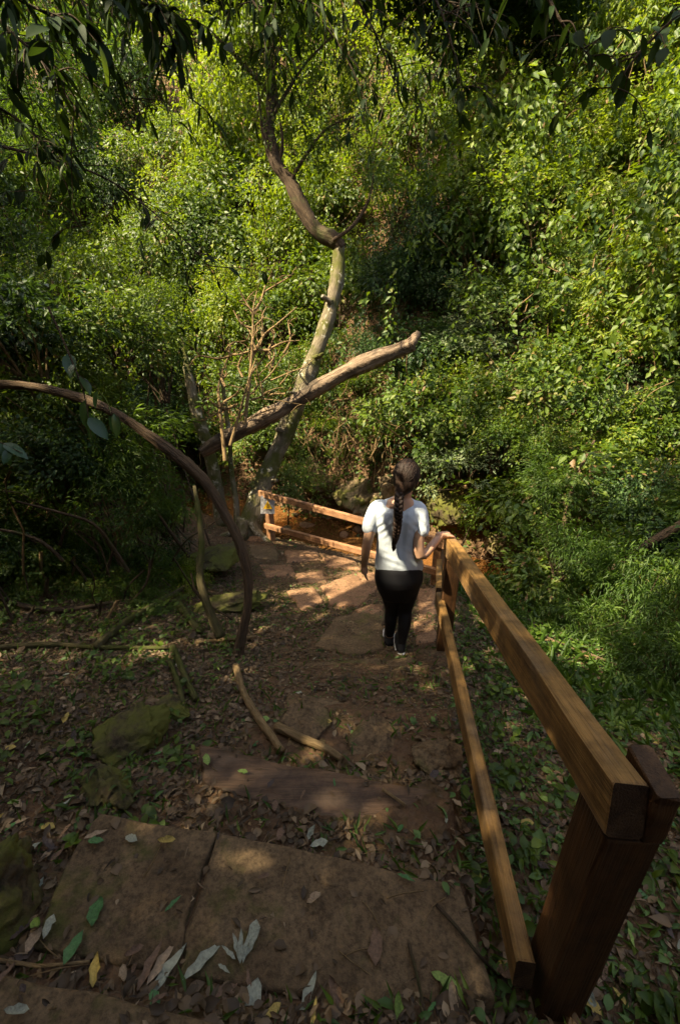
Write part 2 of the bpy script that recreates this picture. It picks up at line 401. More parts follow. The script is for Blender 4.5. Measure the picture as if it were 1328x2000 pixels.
q = px_poly([(388, 1455), (560, 1490), (887, 1549), (886, 1648), (700, 1612), (540, 1575), (400, 1530)], zC)
tag(prism(q, zC, .12, SLEEP, 'step_plank', seed=5, jitter=.008), 'dark reddish weathered plank set across the path as a step', 'step'); add_surf(q, zC)
q = px_poly([(786, 1522), (884, 1514), (885, 1545), (800, 1532)], -1.97)
tag(prism(q, -1.97, .10, SLAB, 'edging_stone', seed=6), 'short pale stone wedged behind the dark step plank', 'stone')
q = px_poly([(600, 1305), (752, 1292), (885, 1330), (880, 1400), (720, 1392), (560, 1360)], -2.33)
for k, (pp, lab) in enumerate([
    ([(560, 1352), (700, 1372), (884, 1392), (886, 1440), (720, 1428), (550, 1400)], 'long worn mossy step two below the walker, half buried in soil'),
    ([(470, 1408), (640, 1432), (886, 1470), (886, 1508), (760, 1500), (500, 1462)], 'long earthy step just below the dark plank, half buried in soil'),
    ([(752, 1284), (808, 1282), (800, 1330), (755, 1334)], 'small square worn stone right below the walker\'s feet'),
    ([(815, 1266), (884, 1266), (887, 1326), (808, 1332)], 'grey stone block at the foot of the dark middle railing post'),
    ([(590, 1292), (746, 1284), (748, 1336), (600, 1348)], 'wide dirt-covered step stone left of the walker\'s heels')]):
    z = G(*pp[0]).z + .03 if k > 1 else (-2.245, -2.13)[k]
    q = px_poly(pp, z); tag(prism(q, z, .14, SLAB, 'step_stone', seed=20 + k, bev=.02), lab, 'stone'); add_surf(q, z)
flags = [[(655, 1206), (748, 1196), (752, 1272), (690, 1284), (612, 1268)], [(628, 1146), (690, 1120), (738, 1150), (702, 1186), (645, 1186)],
    [(694, 1192), (746, 1180), (752, 1212), (706, 1207)], [(486, 1066), (540, 1069), (546, 1096), (494, 1092)], [(556, 1076), (620, 1076), (626, 1096), (560, 1101)],
    [(626, 1086), (690, 1091), (708, 1116), (642, 1111)], [(508, 1106), (568, 1105), (580, 1126), (522, 1131)], [(577, 1121), (630, 1118), (640, 1139), (582, 1143)],
    [(696, 1120), (738, 1121), (744, 1148), (706, 1150)], [(814, 1152), (850, 1150), (853, 1204), (820, 1212)], [(806, 1218), (850, 1213), (851, 1258), (812, 1262)],
    [(560, 1155), (612, 1148), (634, 1178), (590, 1196)], [(752, 1120), (800, 1118), (806, 1160), (758, 1165)]]
for k, pp in enumerate(flags):
    g = [G(a, b) for a, b in pp]
    o = prism([(p.x, p.y) for p in g], [p.z + .022 for p in g], .10, FLAG if k not in (0, 3) else SLAB, 'flagstone', ground, seed=30 + k, bev=.02, jitter=.014)
    add_surf([(p.x, p.y) for p in g], float(np.mean([p.z for p in g]) + .035))
def inpoly(x, y, poly):
    c = np.zeros(x.shape, bool); n = len(poly)
    for i in range(n):
        (x1, y1), (x2, y2) = poly[i], poly[(i + 1) % n]
        c ^= ((y1 > y) != (y2 > y)) & (x < (x2 - x1) * (y - y1) / (y2 - y1 + 1e-12) + x1)
    return c
def surf(x, y):
    z = H(x, y); on = np.zeros(z.shape, bool)
    for poly, top in SURF:
        m = inpoly(x, y, poly); z = np.where(m, np.maximum(z, top), z); on |= m
    return z, on

# ------------------------------------------------------------------ timber: beams built along their own local x
def beam(name, a, b, wd, ht, mat, parent, up=Vector((0, 0, 1)), bev=.006, seed=0, cuts=6, wob=.0025, roll=None):
    """a squared timber from a to b (its axis), wd across, ht along 'up'"""
    a, b = Vector(a), Vector(b); L = (b - a).length; xx = (b - a).normalized()
    yy = up.cross(xx).normalized(); zz = xx.cross(yy)
    r = random.Random(seed); bm = bmesh.new()
    prof = []
    c = bev
    for sy, sz in ((-1, -1), (1, -1), (1, 1), (-1, 1)):
        y0, z0 = sy * wd / 2, sz * ht / 2
        p = [(y0 - sy * c, z0), (y0, z0 - sz * c)]
        if sy * sz < 0: p.reverse()
        if (sy, sz) in ((-1, -1), (1, 1)): p = [(y0, z0 - sz * c), (y0 - sy * c, z0)]
        else: p = [(y0 - sy * c, z0), (y0, z0 - sz * c)]
        prof += p
    xs = [0, bev] + [L * k / cuts for k in range(1, cuts)] + [L - bev, L]
    rings = []
    for i, x in enumerate(xs):
        s = .985 if i in (0, len(xs) - 1) else 1
        rings.append([bm.verts.new((x, y * s + r.uniform(-1, 1) * wob, z * s + r.uniform(-1, 1) * wob)) for y, z in prof])
    for p, q in zip(rings[:-1], rings[1:]):
        for i in range(8): bm.faces.new((p[i], p[(i + 1) % 8], q[(i + 1) % 8], q[i]))
    bm.faces.new(rings[0][::-1]); bm.faces.new(rings[-1])
    bmesh.ops.recalc_face_normals(bm, faces=bm.faces)
    me = bpy.data.meshes.new(name); bm.to_mesh(me); bm.free(); me.materials.append(mat); me.materials.append(ENDG)
    for p_ in list(me.polygons)[-2:]: p_.material_index = 1          # sawn end grain
    o = bpy.data.objects.new(name, me); COL.objects.link(o)
    M = Matrix((xx, yy, zz)).transposed().to_4x4(); M.translation = a
    o.matrix_world = M
    if parent:
        o.parent = parent; o.matrix_parent_inverse = Matrix.Translation(-Vector(parent.location))
    return o
rail = empty('handrail', (.6, .7, -1.95)); tag(rail, 'brown squared timber handrail running down the right side of the steps', 'railing')
def at_x(px, py, x): return W(px, py, x / ((px - 664) / FPX))
n0 = at_x(1196, 1527, .58)                                     # near end, top left edge of the upper rail
f0 = PY(869, 1049, 3.02)
rw, rh = .075, .135
dirr = (f0 - n0).normalized(); side = dirr.cross(Vector((0, 0, 1))).normalized()   # points right
upv = side.cross(dirr)
ca, cb = n0 + side * rw / 2 - upv * rh / 2, f0 + side * rw / 2 - upv * rh / 2 + dirr * .05
beam('top_rail', ca, cb, rw, rh, WOOD, rail, seed=1, cuts=10)
fwd = Vector((dirr.x, dirr.y, 0)).normalized(); sr = fwd.cross(Vector((0, 0, 1))).normalized()
base = Vector((n0.x, n0.y, 0))
def post(bx, top, bot, wd, dp, mat, seed=0, parent=rail):
    return beam('post', (bx.x, bx.y, bot), (bx.x, bx.y, top), dp, wd, mat, parent, up=sr, seed=seed, wob=.003, bev=.008)
PW, PD = .125, .13
# the post carries the rail in a notch: full section below, the outer half rising beside the rail
c0 = base + sr * (PW / 2 + .002) + fwd * (PD / 2 - .030)
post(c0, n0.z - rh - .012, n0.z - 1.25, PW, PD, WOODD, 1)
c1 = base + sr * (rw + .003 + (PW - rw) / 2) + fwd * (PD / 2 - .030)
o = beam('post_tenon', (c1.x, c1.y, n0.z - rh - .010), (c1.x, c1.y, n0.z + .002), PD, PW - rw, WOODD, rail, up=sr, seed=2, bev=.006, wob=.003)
# middle post, where the walker's hand rests
m0 = f0 + dirr * -.06
cm = Vector((m0.x, m0.y, 0)) + sr * (.06) + fwd * .0
zm = float(H(cm.x, cm.y))
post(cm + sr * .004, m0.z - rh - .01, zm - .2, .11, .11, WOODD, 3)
# lower rail
n1 = at_x(1009, 1875, .50); f1 = PY(853, 1162, 3.0)
d1 = (f1 - n1).normalized(); s1 = d1.cross(Vector((0, 0, 1))).normalized(); u1 = s1.cross(d1)
lw_, lh_ = .052, .11
beam('lower_rail', n1 + s1 * lw_ / 2 - u1 * lh_ / 2, f1 + s1 * lw_ / 2 - u1 * lh_ / 2 + d1 * .06, lw_, lh_, WOOD, rail, seed=4, cuts=10)

fence = empty('stream_fence', tuple(G(530, 1056))); tag(fence, 'reddish brown two-rail timber fence between the stone path and the stream', 'fence')
L0 = G(530, 1056); Lt = PY(530, 958, L0.y)
R0 = Vector((1.10, 4.45, 0)); R0.z = float(H(1.10, 4.45)); Rt = PY(846, 1044, 4.45)
fd = (R0 - L0); fd.z = 0; fd.normalize(); fs = fd.cross(Vector((0, 0, 1)))
def fpost(p, top):
    beam('post', (p.x, p.y, p.z - .25), (p.x, p.y, top), .10, .10, WOODR, fence, up=fs, seed=int(p.x * 10) % 7, bev=.008)
fpost(L0 - fs * .0, Lt.z - .02); fpost(R0, Rt.z - .02)
def frail(z0, z1, ext0, ext1, ht, seed):
    a = Vector((L0.x, L0.y, z0)) - fd * ext0 + fs * .078; b = Vector((R0.x, R0.y, z1)) + fd * ext1 + fs * .078
    beam('rail', a, b, .05, ht, WOODR, fence, seed=seed, cuts=9)
frail(Lt.z - .045, Rt.z - .045, .10, .06, .09, 8)
frail(PY(530, 1024, L0.y).z, R0.z + .22, .02, .05, .082, 9)
# the short length of railing that turns the corner between the middle post and the fence
link_r = empty('corner_railing', (1.0, 3.7, -2.7)); tag(link_r, 'short pair of rails turning the corner beside the walker\'s right hip', 'railing')
ea = Vector((cm.x, cm.y, m0.z - .08)) + fwd * .085; eb = Vector((R0.x, R0.y, Rt.z - .06)) - fwd * .07
beam('top_rail', ea, eb, .07, .12, WOODR, link_r, seed=11)
la = f1 + d1 * .13 - u1 * .05 + s1 * .03; lb = Vector((R0.x, R0.y, R0.z + .32)) - fwd * .07
beam('lower_rail', la, lb, .05, .10, WOOD, link_r, seed=12)

# warning sign: a laminated sheet tied to the fence post
sg = empty('warning_sign', tuple(PY(523, 986, L0.y - .09)), (math.radians(-4), math.radians(4), math.radians(8))); tag(sg, 'white laminated notice with a yellow warning triangle tied to the fence post', 'sign')
SW_, SH_ = .21, .29
bm = bmesh.new()
vs = [[bm.verts.new((-SW_ / 2 + SW_ * i / 4, .004 * math.sin(i * 1.6 + j), -SH_ / 2 + SH_ * j / 5)) for i in range(5)] for j in range(6)]
for j in range(5):
    for i in range(4): bm.faces.new((vs[j][i], vs[j][i + 1], vs[j + 1][i + 1], vs[j + 1][i]))
r_ = bmesh.ops.solidify(bm, geom=bm.faces[:], thickness=.0015)
me = bpy.data.meshes.new('sheet'); bm.to_mesh(me); bm.free(); me.materials.append(flat_mat('laminate_white', (.74, .75, .78), .25, .5)); link('sheet', me, sg)
YEL = flat_mat('print_yellow', (.72, .42, .03), .4); BLK = flat_mat('print_dark', (.10, .09, .08), .5)
def plate(name, pts, y, mat): return MB().add([(x, y, z) for x, z in pts] + [(x, y + .0012, z) for x, z in pts], [tuple(range(len(pts)))] + [tuple(range(2 * len(pts) - 1, len(pts) - 1, -1))] + [(i, (i + 1) % len(pts), len(pts) + (i + 1) % len(pts), len(pts) + i)[::-1] for i in range(len(pts))]).build(name, mat, sg, False)
plate('warning_triangle', [(-.068, -.062), (.068, -.062), (.0, .068)], -.0095, YEL)
plate('triangle_symbol', [(-.018, -.042), (.026, -.042), (.020, -.018), (.004, .020), (-.006, .020), (-.012, -.012)], -.0112, flat_mat('print_brown', (.36, .20, .03), .5))
hd = MB()
for k in range(7): x = -.07 + k * .0205; hd.add([(x, -.0095, .100), (x + .014, -.0095, .100), (x + .014, -.0095, .116), (x, -.0095, .116)], [(0, 1, 2, 3)])
for k, (wk, zk) in enumerate(((.14, -.086), (.12, -.099), (.13, -.112))):
    hd.add([(-wk / 2, -.0095, zk), (wk / 2, -.0095, zk), (wk / 2, -.0095, zk + .005), (-wk / 2, -.0095, zk + .005)], [(0, 1, 2, 3)])
hd.build('printed_lines', BLK, sg, False)['kind'] = 'stuff'

# ------------------------------------------------------------------ rocks
def rock(name, c, size, mat, seed, sub=5, rough=.35, flat=.0):
    bm = bmesh.new(); bmesh.ops.create_icosphere(bm, subdivisions=sub, radius=1)
    r = np.random.default_rng(seed)
    off = Vector(r.uniform(-50, 50, 3))
    pl = [(unit(r.normal(size=(1, 3)))[0], r.uniform(.45, .8)) for _ in range(13)]
    for v in bm.verts:
        p = np.array(v.co) * (1 + rough * 1.3 * mnoise.fractal(v.co * 1.1 + off, .9, 2.1, 3))
        for nn, dd in pl:
            e = p @ nn - dd
            if e > 0: p = p - nn * e * .9
        k = 1 + rough * .42 * mnoise.fractal(v.co * 3.2 + off, .6, 2.2, 6)
        v.co = p * k * np.array(size)
    me = bpy.data.meshes.new(name); bm.to_mesh(me); bm.free(); me.materials.append(mat)
    me.polygons.foreach_set('use_smooth', [True] * len(me.polygons))
    o = link(name, me, None, c); o.rotation_euler = (0, 0, r.uniform(0, 6.28)); return o
def rock_at(px, py, size, mat, seed, label, cat='rock', up=.3, name='rock', group=None):
    g = G(px, py); o = rock(name, (g.x, g.y, g.z + size[2] * up), size, mat, seed); tag(o, label, cat, group); return o
rock_at(262, 1455, (.20, .17, .15), MOSSR, 3, 'mossy green boulder in the leaf litter left of the dark step plank', up=.25)
rock_at(215, 1540, (.17, .12, .09), MOSSR, 4, 'low moss-covered stone just in front of the mossy boulder', up=.1)
rock_at(-30, 1760, (.17, .24, .18), MOSSR, 5, 'dark mossy boulder cut by the left edge of the picture', up=.25)
rock_at(330, 1390, (.16, .13, .08), MOSSR, 6, 'flat brown stone half buried behind the mossy boulder', up=.0)
rock_at(845, 1490, (.17, .13, .11), SLAB, 7, 'rounded grey-brown stone at the right edge of the steps', up=.1)
rock_at(730, 1445, (.24, .16, .07), SLAB, 8, 'flat earthy stone in the middle of the path below the plank', up=.0)
rock_at(600, 1420, (.24, .15, .05), SLAB, 9, 'low mossy stone with yellow moss left of the path middle', up=.0)
rock_at(700, 965, (1.05, .5, .42), CLIFF, 10, 'long brown rock ledge under hanging roots across the stream', up=-.1)
rock_at(775, 955, (.50, .34, .40), CLIFF, 71, 'pale broken rock showing right behind the walker\'s shoulder', up=-.05)
rock_at(742, 990, (.34, .3, .26), CLIFF, 72, 'small pale rock at the foot of the ledge above the fence', up=.1)
rock_at(620, 945, (.6, .45, .42), CLIFF, 12, 'brown rock on the far stream bank above the fence', up=.05)
rock_at(905, 1000, (.8, .5, .5), MOSSR, 13, 'dark wet rock in the gully behind the handrail end', up=.1)
rock_at(985, 1055, (.6, .4, .32), CLIFF, 18, 'brown stone low in the dark gully right of the handrail', up=.1)
def kerb(px0, py0, px1, py1, seed, label):
    a, b = G(px0, py0), G(px1, py1)
    o = rock('edging_stone', tuple((a + b) / 2 + Vector((0, 0, .0))), ((a - b).length * .55, .14, .10), FLAG, seed, rough=.3)
    o.rotation_euler = (0, 0, math.atan2(b.y - a.y, b.x - a.x)); tag(o, label, 'stone')
kerb(560, 1050, 615, 1062, 15, 'small edging stone under the fence near the sign')
kerb(482, 1056, 528, 1054, 16, 'brown edging stone at the foot of the fence post with the sign')
for k, (px, py, s) in enumerate(((575, 1005, .10), (600, 1025, .12), (640, 1010, .09), (700, 1035, .13), (725, 1015, .15), (670, 1045, .10), (560, 1030, .08), (735, 1040, .12))):
    p = PZ(px, py, -3.79); o = rock('stream_stone', (p.x, p.y, -3.79), (s * 1.3, s, s * .5), FLAG if k % 2 else CLIFF, 50 + k, 3)
    tag(o, 'small wet stone lying in the shallow brown stream', 'stone', 'wet stones in the stream')

# ------------------------------------------------------------------ trunks, logs, branches
def limb(name, pts, mat, parent=None, n=12, sub=8, rough=.12, seed=0):
    mb = MB(); P = [p[0] for p in pts]; R = [p[1] for p in pts]; mb.add(*tube(P, R, n, sub, rough, seed)); return mb.build(name, mat, parent)
def crown_arrays(seed, clumps, per, shape=(1, 1, .85), leaf=.07, wide=.26, droop=.35, sig=.15, low=-.25, lance=False):
    r = np.random.default_rng(seed)
    d = unit(r.normal(size=(clumps * 3, 3))); d = d[d[:, 2] > low][:clumps]
    lob = 1 + .30 * np.sin(d @ r.normal(size=3) * 3 + r.uniform(0, 6)) + .2 * np.sin(d @ r.normal(size=3) * 6 + r.uniform(0, 6))
    rad = r.uniform(.2, 1.05, len(d)) ** .6 * lob
    C = d * rad[:, None] * np.array(shape)
    ax = unit(d * .8 + r.normal(size=d.shape) * .5 + np.array([0, 0, -.25 * droop]))
    tt = r.uniform(-1, 1, (len(d), per, 1)) * r.uniform(.8, 2.2, (len(d), 1, 1))
    O = r.normal(size=(len(d), per, 3)) * sig * .55 * r.uniform(.6, 1.3, (len(d), 1, 1)) + ax[:, None] * tt * sig; O[..., 2] -= np.abs(tt[..., 0]) ** 2 * sig * droop * .35
    P = (C[:, None] + O).reshape(-1, 3); out = unit(P * np.array([1, 1, .7]) + 1e-3)
    nl = len(P)
    A = unit(unit(O.reshape(-1, 3)) * .8 + out * .5 + r.normal(size=(nl, 3)) * .45 + np.array([0, 0, -droop]))
    N = np.array([0, 0, .75]) + out * .5 + r.normal(size=(nl, 3)) * .4
    L = leaf * r.uniform(.45, 1.25, nl)
    ct = r.uniform(-.34, .34, len(d))
    tint = np.clip(.5 + np.repeat(ct, per) + r.normal(size=nl) * .18, 0, 1)
    return P, A, N, L, L * wide, tint, C
def crown_mesh(name, mat, *a, **k):
    P, A, N, L, Wd, T, C = crown_arrays(*a, **k); return leaf_mesh(name, P, A, N, L, Wd, T, mat), C
def stems_mesh(name, C, mat, root=(0, 0, -.9), seed=0, k=22, r0=.022, spread=.12):
    rr = random.Random(seed); mb = MB()
    for c in C[::max(1, len(C) // k)]:
        c = Vector(c); b = Vector(root) + Vector((rr.uniform(-spread, spread), rr.uniform(-spread, spread), 0))
        m = b.lerp(c, .5) + Vector((rr.uniform(-.1, .1), rr.uniform(-.1, .1), rr.uniform(0, .15)))
        mb.add(*tube([b, m, c], [r0, r0 * .6, r0 * .2], 5, 4, 0, 0, False))
    return mb.mesh(name, mat)

# leaning tree with the crooked top
tr = empty('leaning_tree', tuple(G(486, 1046))); tag(tr, 'leaning pale mossy tree with a crooked elbow, growing beside the fence sign', 'tree')
def on(parent, o):
    o.matrix_parent_inverse = Matrix.Translation(-Vector(parent.location)); o.parent = parent
    o.matrix_parent_inverse = Matrix.Translation(-Vector(parent.location)); return o
g = G(486, 1046); D0 = g.y * CT - g.z * ST
TP = [(483, 1062, D0, .21), (488, 1030, D0, .18), (515, 945, D0 + .05, .148), (566, 825, D0 + .1, .138), (604, 725, D0 + .1, .13), (640, 625, D0 + .1, .12), (658, 545, D0 + .1, .108), (662, 480, D0 + .1, .10)]
on(tr, limb('trunk', [(W(a, b, D), r) for a, b, D, r in TP], BARK, None, 16, 8, .16, 3))
TQ = [(668, 486, D0 + .08, .10), (650, 468, D0 + .05, .13), (618, 450, D0 + .05, .115), (590, 405, D0, .12), (566, 355, D0 - .05, .11), (538, 315, D0 - .1, .11), (524, 250, D0 - .1, .10), (532, 190, D0 - .1, .085), (525, 110, D0, .06)]
mb = MB()
for k, (a, b, dx, dz, rr_) in enumerate([(560, 840, -.16, .02, .04), (612, 700, .17, .05, .035), (648, 590, -.15, .06, .035), (520, 940, .2, .03, .04), (588, 770, -.17, .03, .03)]):
    c_ = W(a, b, D0 + .02); mb = MB(); mb.add(*tube([c_, c_ + Vector((dx * .7, -.06, dz)), c_ + Vector((dx, -.09, dz * 1.6))], [rr_ * 1.3, rr_, rr_ * .75], 7, 4, .2, k)); on(tr, mb.build('branch_stub', BARK))
mb = MB()
for k, (dx, dy) in enumerate([(-.42, -.15), (.40, -.28), (-.15, -.5), (.2, .35)]):
    c_ = Vector(tr.location); e_ = c_ + Vector((dx, dy, 0)); e_.z = float(H(e_.x, e_.y)) - .02
    mb.add(*tube([c_ + Vector((dx * .12, dy * .12, .28)), c_ + Vector((dx * .45, dy * .45, .10)), e_], [.10, .075, .03], 8, 5, .15, k))
on(tr, mb.build('roots', BARK))
on(tr, limb('upper_limb', [(W(a, b, D), r) for a, b, D, r in TQ], BARKD, None, 12, 8, .14, 4))
mb = MB()
for k, pts in enumerate([[(540, 315), (516, 270), (508, 210), (500, 120)], [(566, 355), (600, 300), (640, 250), (700, 225)], [(525, 240), (560, 180), (600, 120), (650, 70)], [(545, 320), (552, 280), (548, 240)],
                         [(530, 190), (480, 130), (420, 70)], [(650, 470), (690, 440), (720, 390), (730, 340)]]):
    mb.add(*tube([W(a, b, D0 - .1 - .12 * i) for i, (a, b) in enumerate(pts)], [.035, .028, .02, .012][:len(pts)], 6, 6, .1, k))
on(tr, mb.build('branches', BARKD))
P_, A_l, N_l, L_l, W_l, T_l = [], [], [], [], [], []
for k, (a, b) in enumerate([(500, 110), (560, 150), (640, 80), (700, 220), (600, 300), (650, 270), (560, 60), (470, 130), (730, 340), (620, 180), (540, 230), (700, 120), (600, 20)]):
    P, A, N, L, Wd, T, _ = crown_arrays(200 + k, 16, 34, (1, 1, .8), .15, .24, .6, .2, -1)
    s = .42; c = np.array(W(a, b, D0 - .3)); P_.append(P * s + c); A_l.append(A); N_l.append(N); L_l.append(L * s); W_l.append(Wd * s); T_l.append(T)
on(tr, link('crown', leaf_mesh('crown', *[np.concatenate(q) for q in (P_, A_l, N_l, L_l, W_l, T_l)], LM['mid'])))

# broken log lodged across the trunk
Dl = D0 - .35
lg = empty('fallen_log', tuple(W(620, 770, Dl))); tag(lg, 'grey broken log lying slantwise against the leaning tree', 'log')
LP = [(395, 884, Dl + .1, .10), (430, 862, Dl + .05, .11), (500, 826, Dl, .122), (580, 782, Dl, .125), (660, 735, Dl - .05, .122), (730, 702, Dl - .1, .12), (785, 682, Dl - .12, .108), (806, 672, Dl - .14, .105)]
on(lg, limb('log_trunk', [(W(a, b, D), r) for a, b, D, r in LP], DEADW, None, 18, 10, .20, 9))
mb = MB(); mb.add(*tube([W(796, 680, Dl - .13), W(808, 664, Dl - .14), W(818, 650, Dl - .14)], [.085, .075, .05], 9, 4, .3, 2)); on(lg, mb.build('broken_end', DEADW))

def trunk_thing(name, label, cat, pts, mat, seed, n=9, rough=.12, group=None):
    o = limb(name, pts, mat, None, n, 7, rough, seed); c = Vector(pts[0][0])
    me = o.data; me.transform(Matrix.Translation(-c)); o.location = c
    return tag(o, label, cat, group)
def pxs(l): return [(W(a, b, D), r) for a, b, D, r in l]
# arching liana
g = G(466, 1282); Da = g.y * CT - g.z * ST
trunk_thing('arching_vine', 'thick ridged woody vine arching from the path edge up to the left', 'vine',
    pxs([(463, 1290, Da, 0.0405), (470, 1250, Da, 0.0414), (483, 1190, Da - .02, 0.0405), (484, 1125, Da - .04, 0.0405), (468, 1060, Da - .06, 0.0387), (440, 1005, Da - .1, 0.0387), (400, 940, Da - .15, 0.0387), (345, 890, Da - .2, 0.0369),
         (290, 850, Da - .25, 0.0360), (240, 815, Da - .3, 0.0342), (170, 782, Da - .3, 0.0333), (100, 762, Da - .3, 0.0342), (40, 752, Da - .3, 0.0342), (-40, 755, Da - .3, 0.0342), (-180, 800, Da - .3, 0.0351), (-330, 960, Da - .2, 0.0387), (-420, 1200, Da, 0.0423)]), VINEB, 5, 16, .26)
g = G(432, 1015); Dq = min(g.y * CT - g.z * ST, D0 + .3)
trunk_thing('slender_tree', 'thin mossy trunk standing left of the leaning tree behind the vine', 'tree', pxs([(436, 1030, Dq, .13), (425, 960, Dq, .115), (408, 880, Dq, .11), (385, 810, Dq, .10), (372, 750, Dq, .085), (362, 700, Dq, .06), (356, 660, Dq, .03)]), BARK, 6)
trunk_thing('thin_sapling', 'bare thin stem between the slender trunk and the leaning tree', 'tree', pxs([(464, 1050, D0, .055), (462, 985, D0, .05), (452, 920, D0, .045), (449, 860, D0, .04), (440, 790, D0, .035), (432, 720, D0, .03)]), BARK, 7)
trunk_thing('crooked_stem', 'crooked mossy stem rising from the leaf litter left of the vine', 'tree', pxs([(432, 1245, Da + .1, .046), (410, 1195, Da + .15, .036), (391, 1130, Da + .2, .034), (394, 1060, Da + .3, .03), (388, 1000, Da + .4, .024), (380, 950, Da + .5, .014)]), MOSSW, 8)
for k, (lab, pts, r, mat) in enumerate([
    ('mossy broken branch slanting over the litter left of the vine', [(190, 1275), (240, 1228), (310, 1185), (398, 1148)], .034, MOSSW),
    ('long pale branch lying level across the left leaf litter', [(-30, 1272), (100, 1266), (200, 1272), (330, 1274)], .024, MOSSW),
    ('short mossy branch leaning towards the foot of the crooked stem', [(345, 1180), (368, 1210), (392, 1242)], .036, MOSSW),
    ('thicker of two bare roots running downhill in the litter', [(340, 1270), (360, 1320), (385, 1375)], .026, MOSSW),
    ('thinner of two bare roots running downhill in the litter', [(333, 1300), (350, 1345), (362, 1395)], .018, MOSSW),
    ('pale root running from the vine foot down to the step plank', [(462, 1310), (478, 1365), (510, 1420), (552, 1478)], .028, TWIG),
    ('bent root with a worn bare end beside the step plank', [(540, 1430), (590, 1452), (630, 1470), (668, 1496)], .026, TWIG),
    ('dark branch on the shaded litter at the far left', [(0, 1180), (70, 1195), (140, 1198), (215, 1185)], .03, BARKD),
    ('short stick behind the foot of the vine', [(385, 1262), (430, 1256), (500, 1250)], .02, TWIG),
    ('forked twig across the lower left corner of the steps', [(-20, 1885), (60, 1895), (100, 1900), (180, 1888)], .006, TWIG),
    ('thin dark twig on the right of the broad stone step', [(850, 1780), (890, 1830), (930, 1890), (965, 1915)], .006, BARKD),
    ('thin upright-lying stem near the bottom of the steps', [(796, 1860), (812, 1920), (826, 1985)], .005, BARKD),
    ('small stick on the dark step plank', [(746, 1553), (768, 1568), (790, 1584)], .008, TWIG),
    ('orange broken branch on the grassy bank right of the handrail', [(1035, 1238), (1080, 1258), (1140, 1280), (1215, 1310)], .016, VINEB),
    ('second thin twig on the grassy bank right of the handrail', [(1040, 1250), (1100, 1262), (1150, 1290)], .010, TWIG),
    ('bent grey twig on the right bank beyond the handrail', [(1090, 1410), (1150, 1385), (1210, 1372), (1260, 1372)], .008, TWIG),
]):
    pp = []
    for i, (a, b) in enumerate(pts):
        g = G(a, b)
        gz = max(float(surf(np.array([g.x]), np.array([g.y]))[0][0]), g.z)
        pp.append(((g.x, g.y, gz + r * .75 + .018 + (.10 if k == 0 and i == 3 else 0)), r * (1 - .12 * i)))
    trunk_thing('fallen_branch' if 'root' not in lab else 'tree_root', lab, 'branch' if 'root' not in lab else 'root', pp, mat, 20 + k, 7, .15)
# rotting log overhang behind the vine
o = rock_at(432, 1120, (.42, .30, .14), MOSSR, 41, 'mossy overhanging ledge of rotting wood behind the arching vine', 'log', up=1.5, name='rotting_log')
o = rock_at(440, 1190, (.34, .18, .10), MOSSR, 42, 'lower rotten log under the mossy ledge behind the vine', 'log', up=.4, name='rotting_log')

# dead bare shrub
def twiggy(name, label, base, stems, mat, seed, depth=3, rad=.022, wild=.6):
    rr = random.Random(seed); mb = MB()
    def grow(p, d, L, r, k):
        q = [p]
        for i in range(3):
            d = (d + Vector((rr.uniform(-1, 1), rr.uniform(-1, 1) * .7, rr.uniform(-.5, .6))) * .22).normalized(); q.append(q[-1] + d * L / 3)
        mb.add(*tube(q, [r, r * .85, r * .7, r * .5], 5, 3, .08, rr.random(), False))
        if k > 0:
            for _ in range(rr.choice((2, 3))):
                s = q[rr.choice((2, 3))]
                grow(s, (d + Vector((rr.uniform(-1, 1), rr.uniform(-1, 1), rr.uniform(-.4, .8))) * wild).normalized(), L * rr.uniform(.5, .8), r * .55, k - 1)
    for p, d, L in stems: grow(Vector(p), Vector(d).normalized(), L, rad, depth)
    o = mb.build(name, mat); c = Vector(base); o.data.transform(Matrix.Translation(-c)); o.location = c
    return tag(o, label, 'dead shrub')
Dd = D0 - .75
def traced(label, lines, seed, mat=TWIG):
    rr = random.Random(seed); mb = MB()
    for r0, pts in lines:
        k = [rr.uniform(-.12, .12) for _ in pts]; k[0] = 0
        P = [W(a, b, Dd + kk) for (a, b), kk in zip(pts, np.cumsum(k))]
        mb.add(*tube(P, [r0 * (1 - .6 * i / (len(P) - 1)) for i in range(len(P))], 6, 4, .12, rr.random(), False))
        for p in P[1:]:
            for _ in range(rr.choice((0, 1, 2))):
                d = Vector((rr.uniform(-1, 1), rr.uniform(-.6, .6), rr.uniform(-.3, 1))).normalized(); l_ = rr.uniform(.08, .25)
                mb.add(*tube([p, p + d * l_ * .5 + Vector((0, 0, .02)), p + d * l_], [r0 * .4, r0 * .3, r0 * .15], 4, 3, 0, 0, False))
    o = mb.build('dead_shrub', mat); c = W(*lines[0][1][0], Dd); o.data.transform(Matrix.Translation(-c)); o.location = c
    return tag(o, label, 'dead shrub')
traced('pale bare dead shrub with upright forked twigs before the green slope', [
    (.030, [(478, 830), (488, 740), (494, 660), (494, 610)]), (.020, [(494, 612), (480, 590), (465, 560)]), (.014, [(494, 612), (497, 590), (502, 568)]), (.022, [(494, 614), (508, 590), (518, 570), (542, 555), (570, 538)]),
    (.016, [(510, 588), (518, 560), (530, 535)]), (.018, [(494, 642), (472, 632), (456, 606)]), (.014, [(494, 640), (508, 628), (516, 616)]), (.024, [(492, 700), (516, 655), (545, 630), (580, 600)]), (.016, [(516, 655), (512, 620), (520, 600)]),
    (.018, [(490, 730), (520, 690), (536, 655), (532, 640)]), (.016, [(530, 680), (555, 668), (585, 665)])], 4)
rr = random.Random(77); tl = []
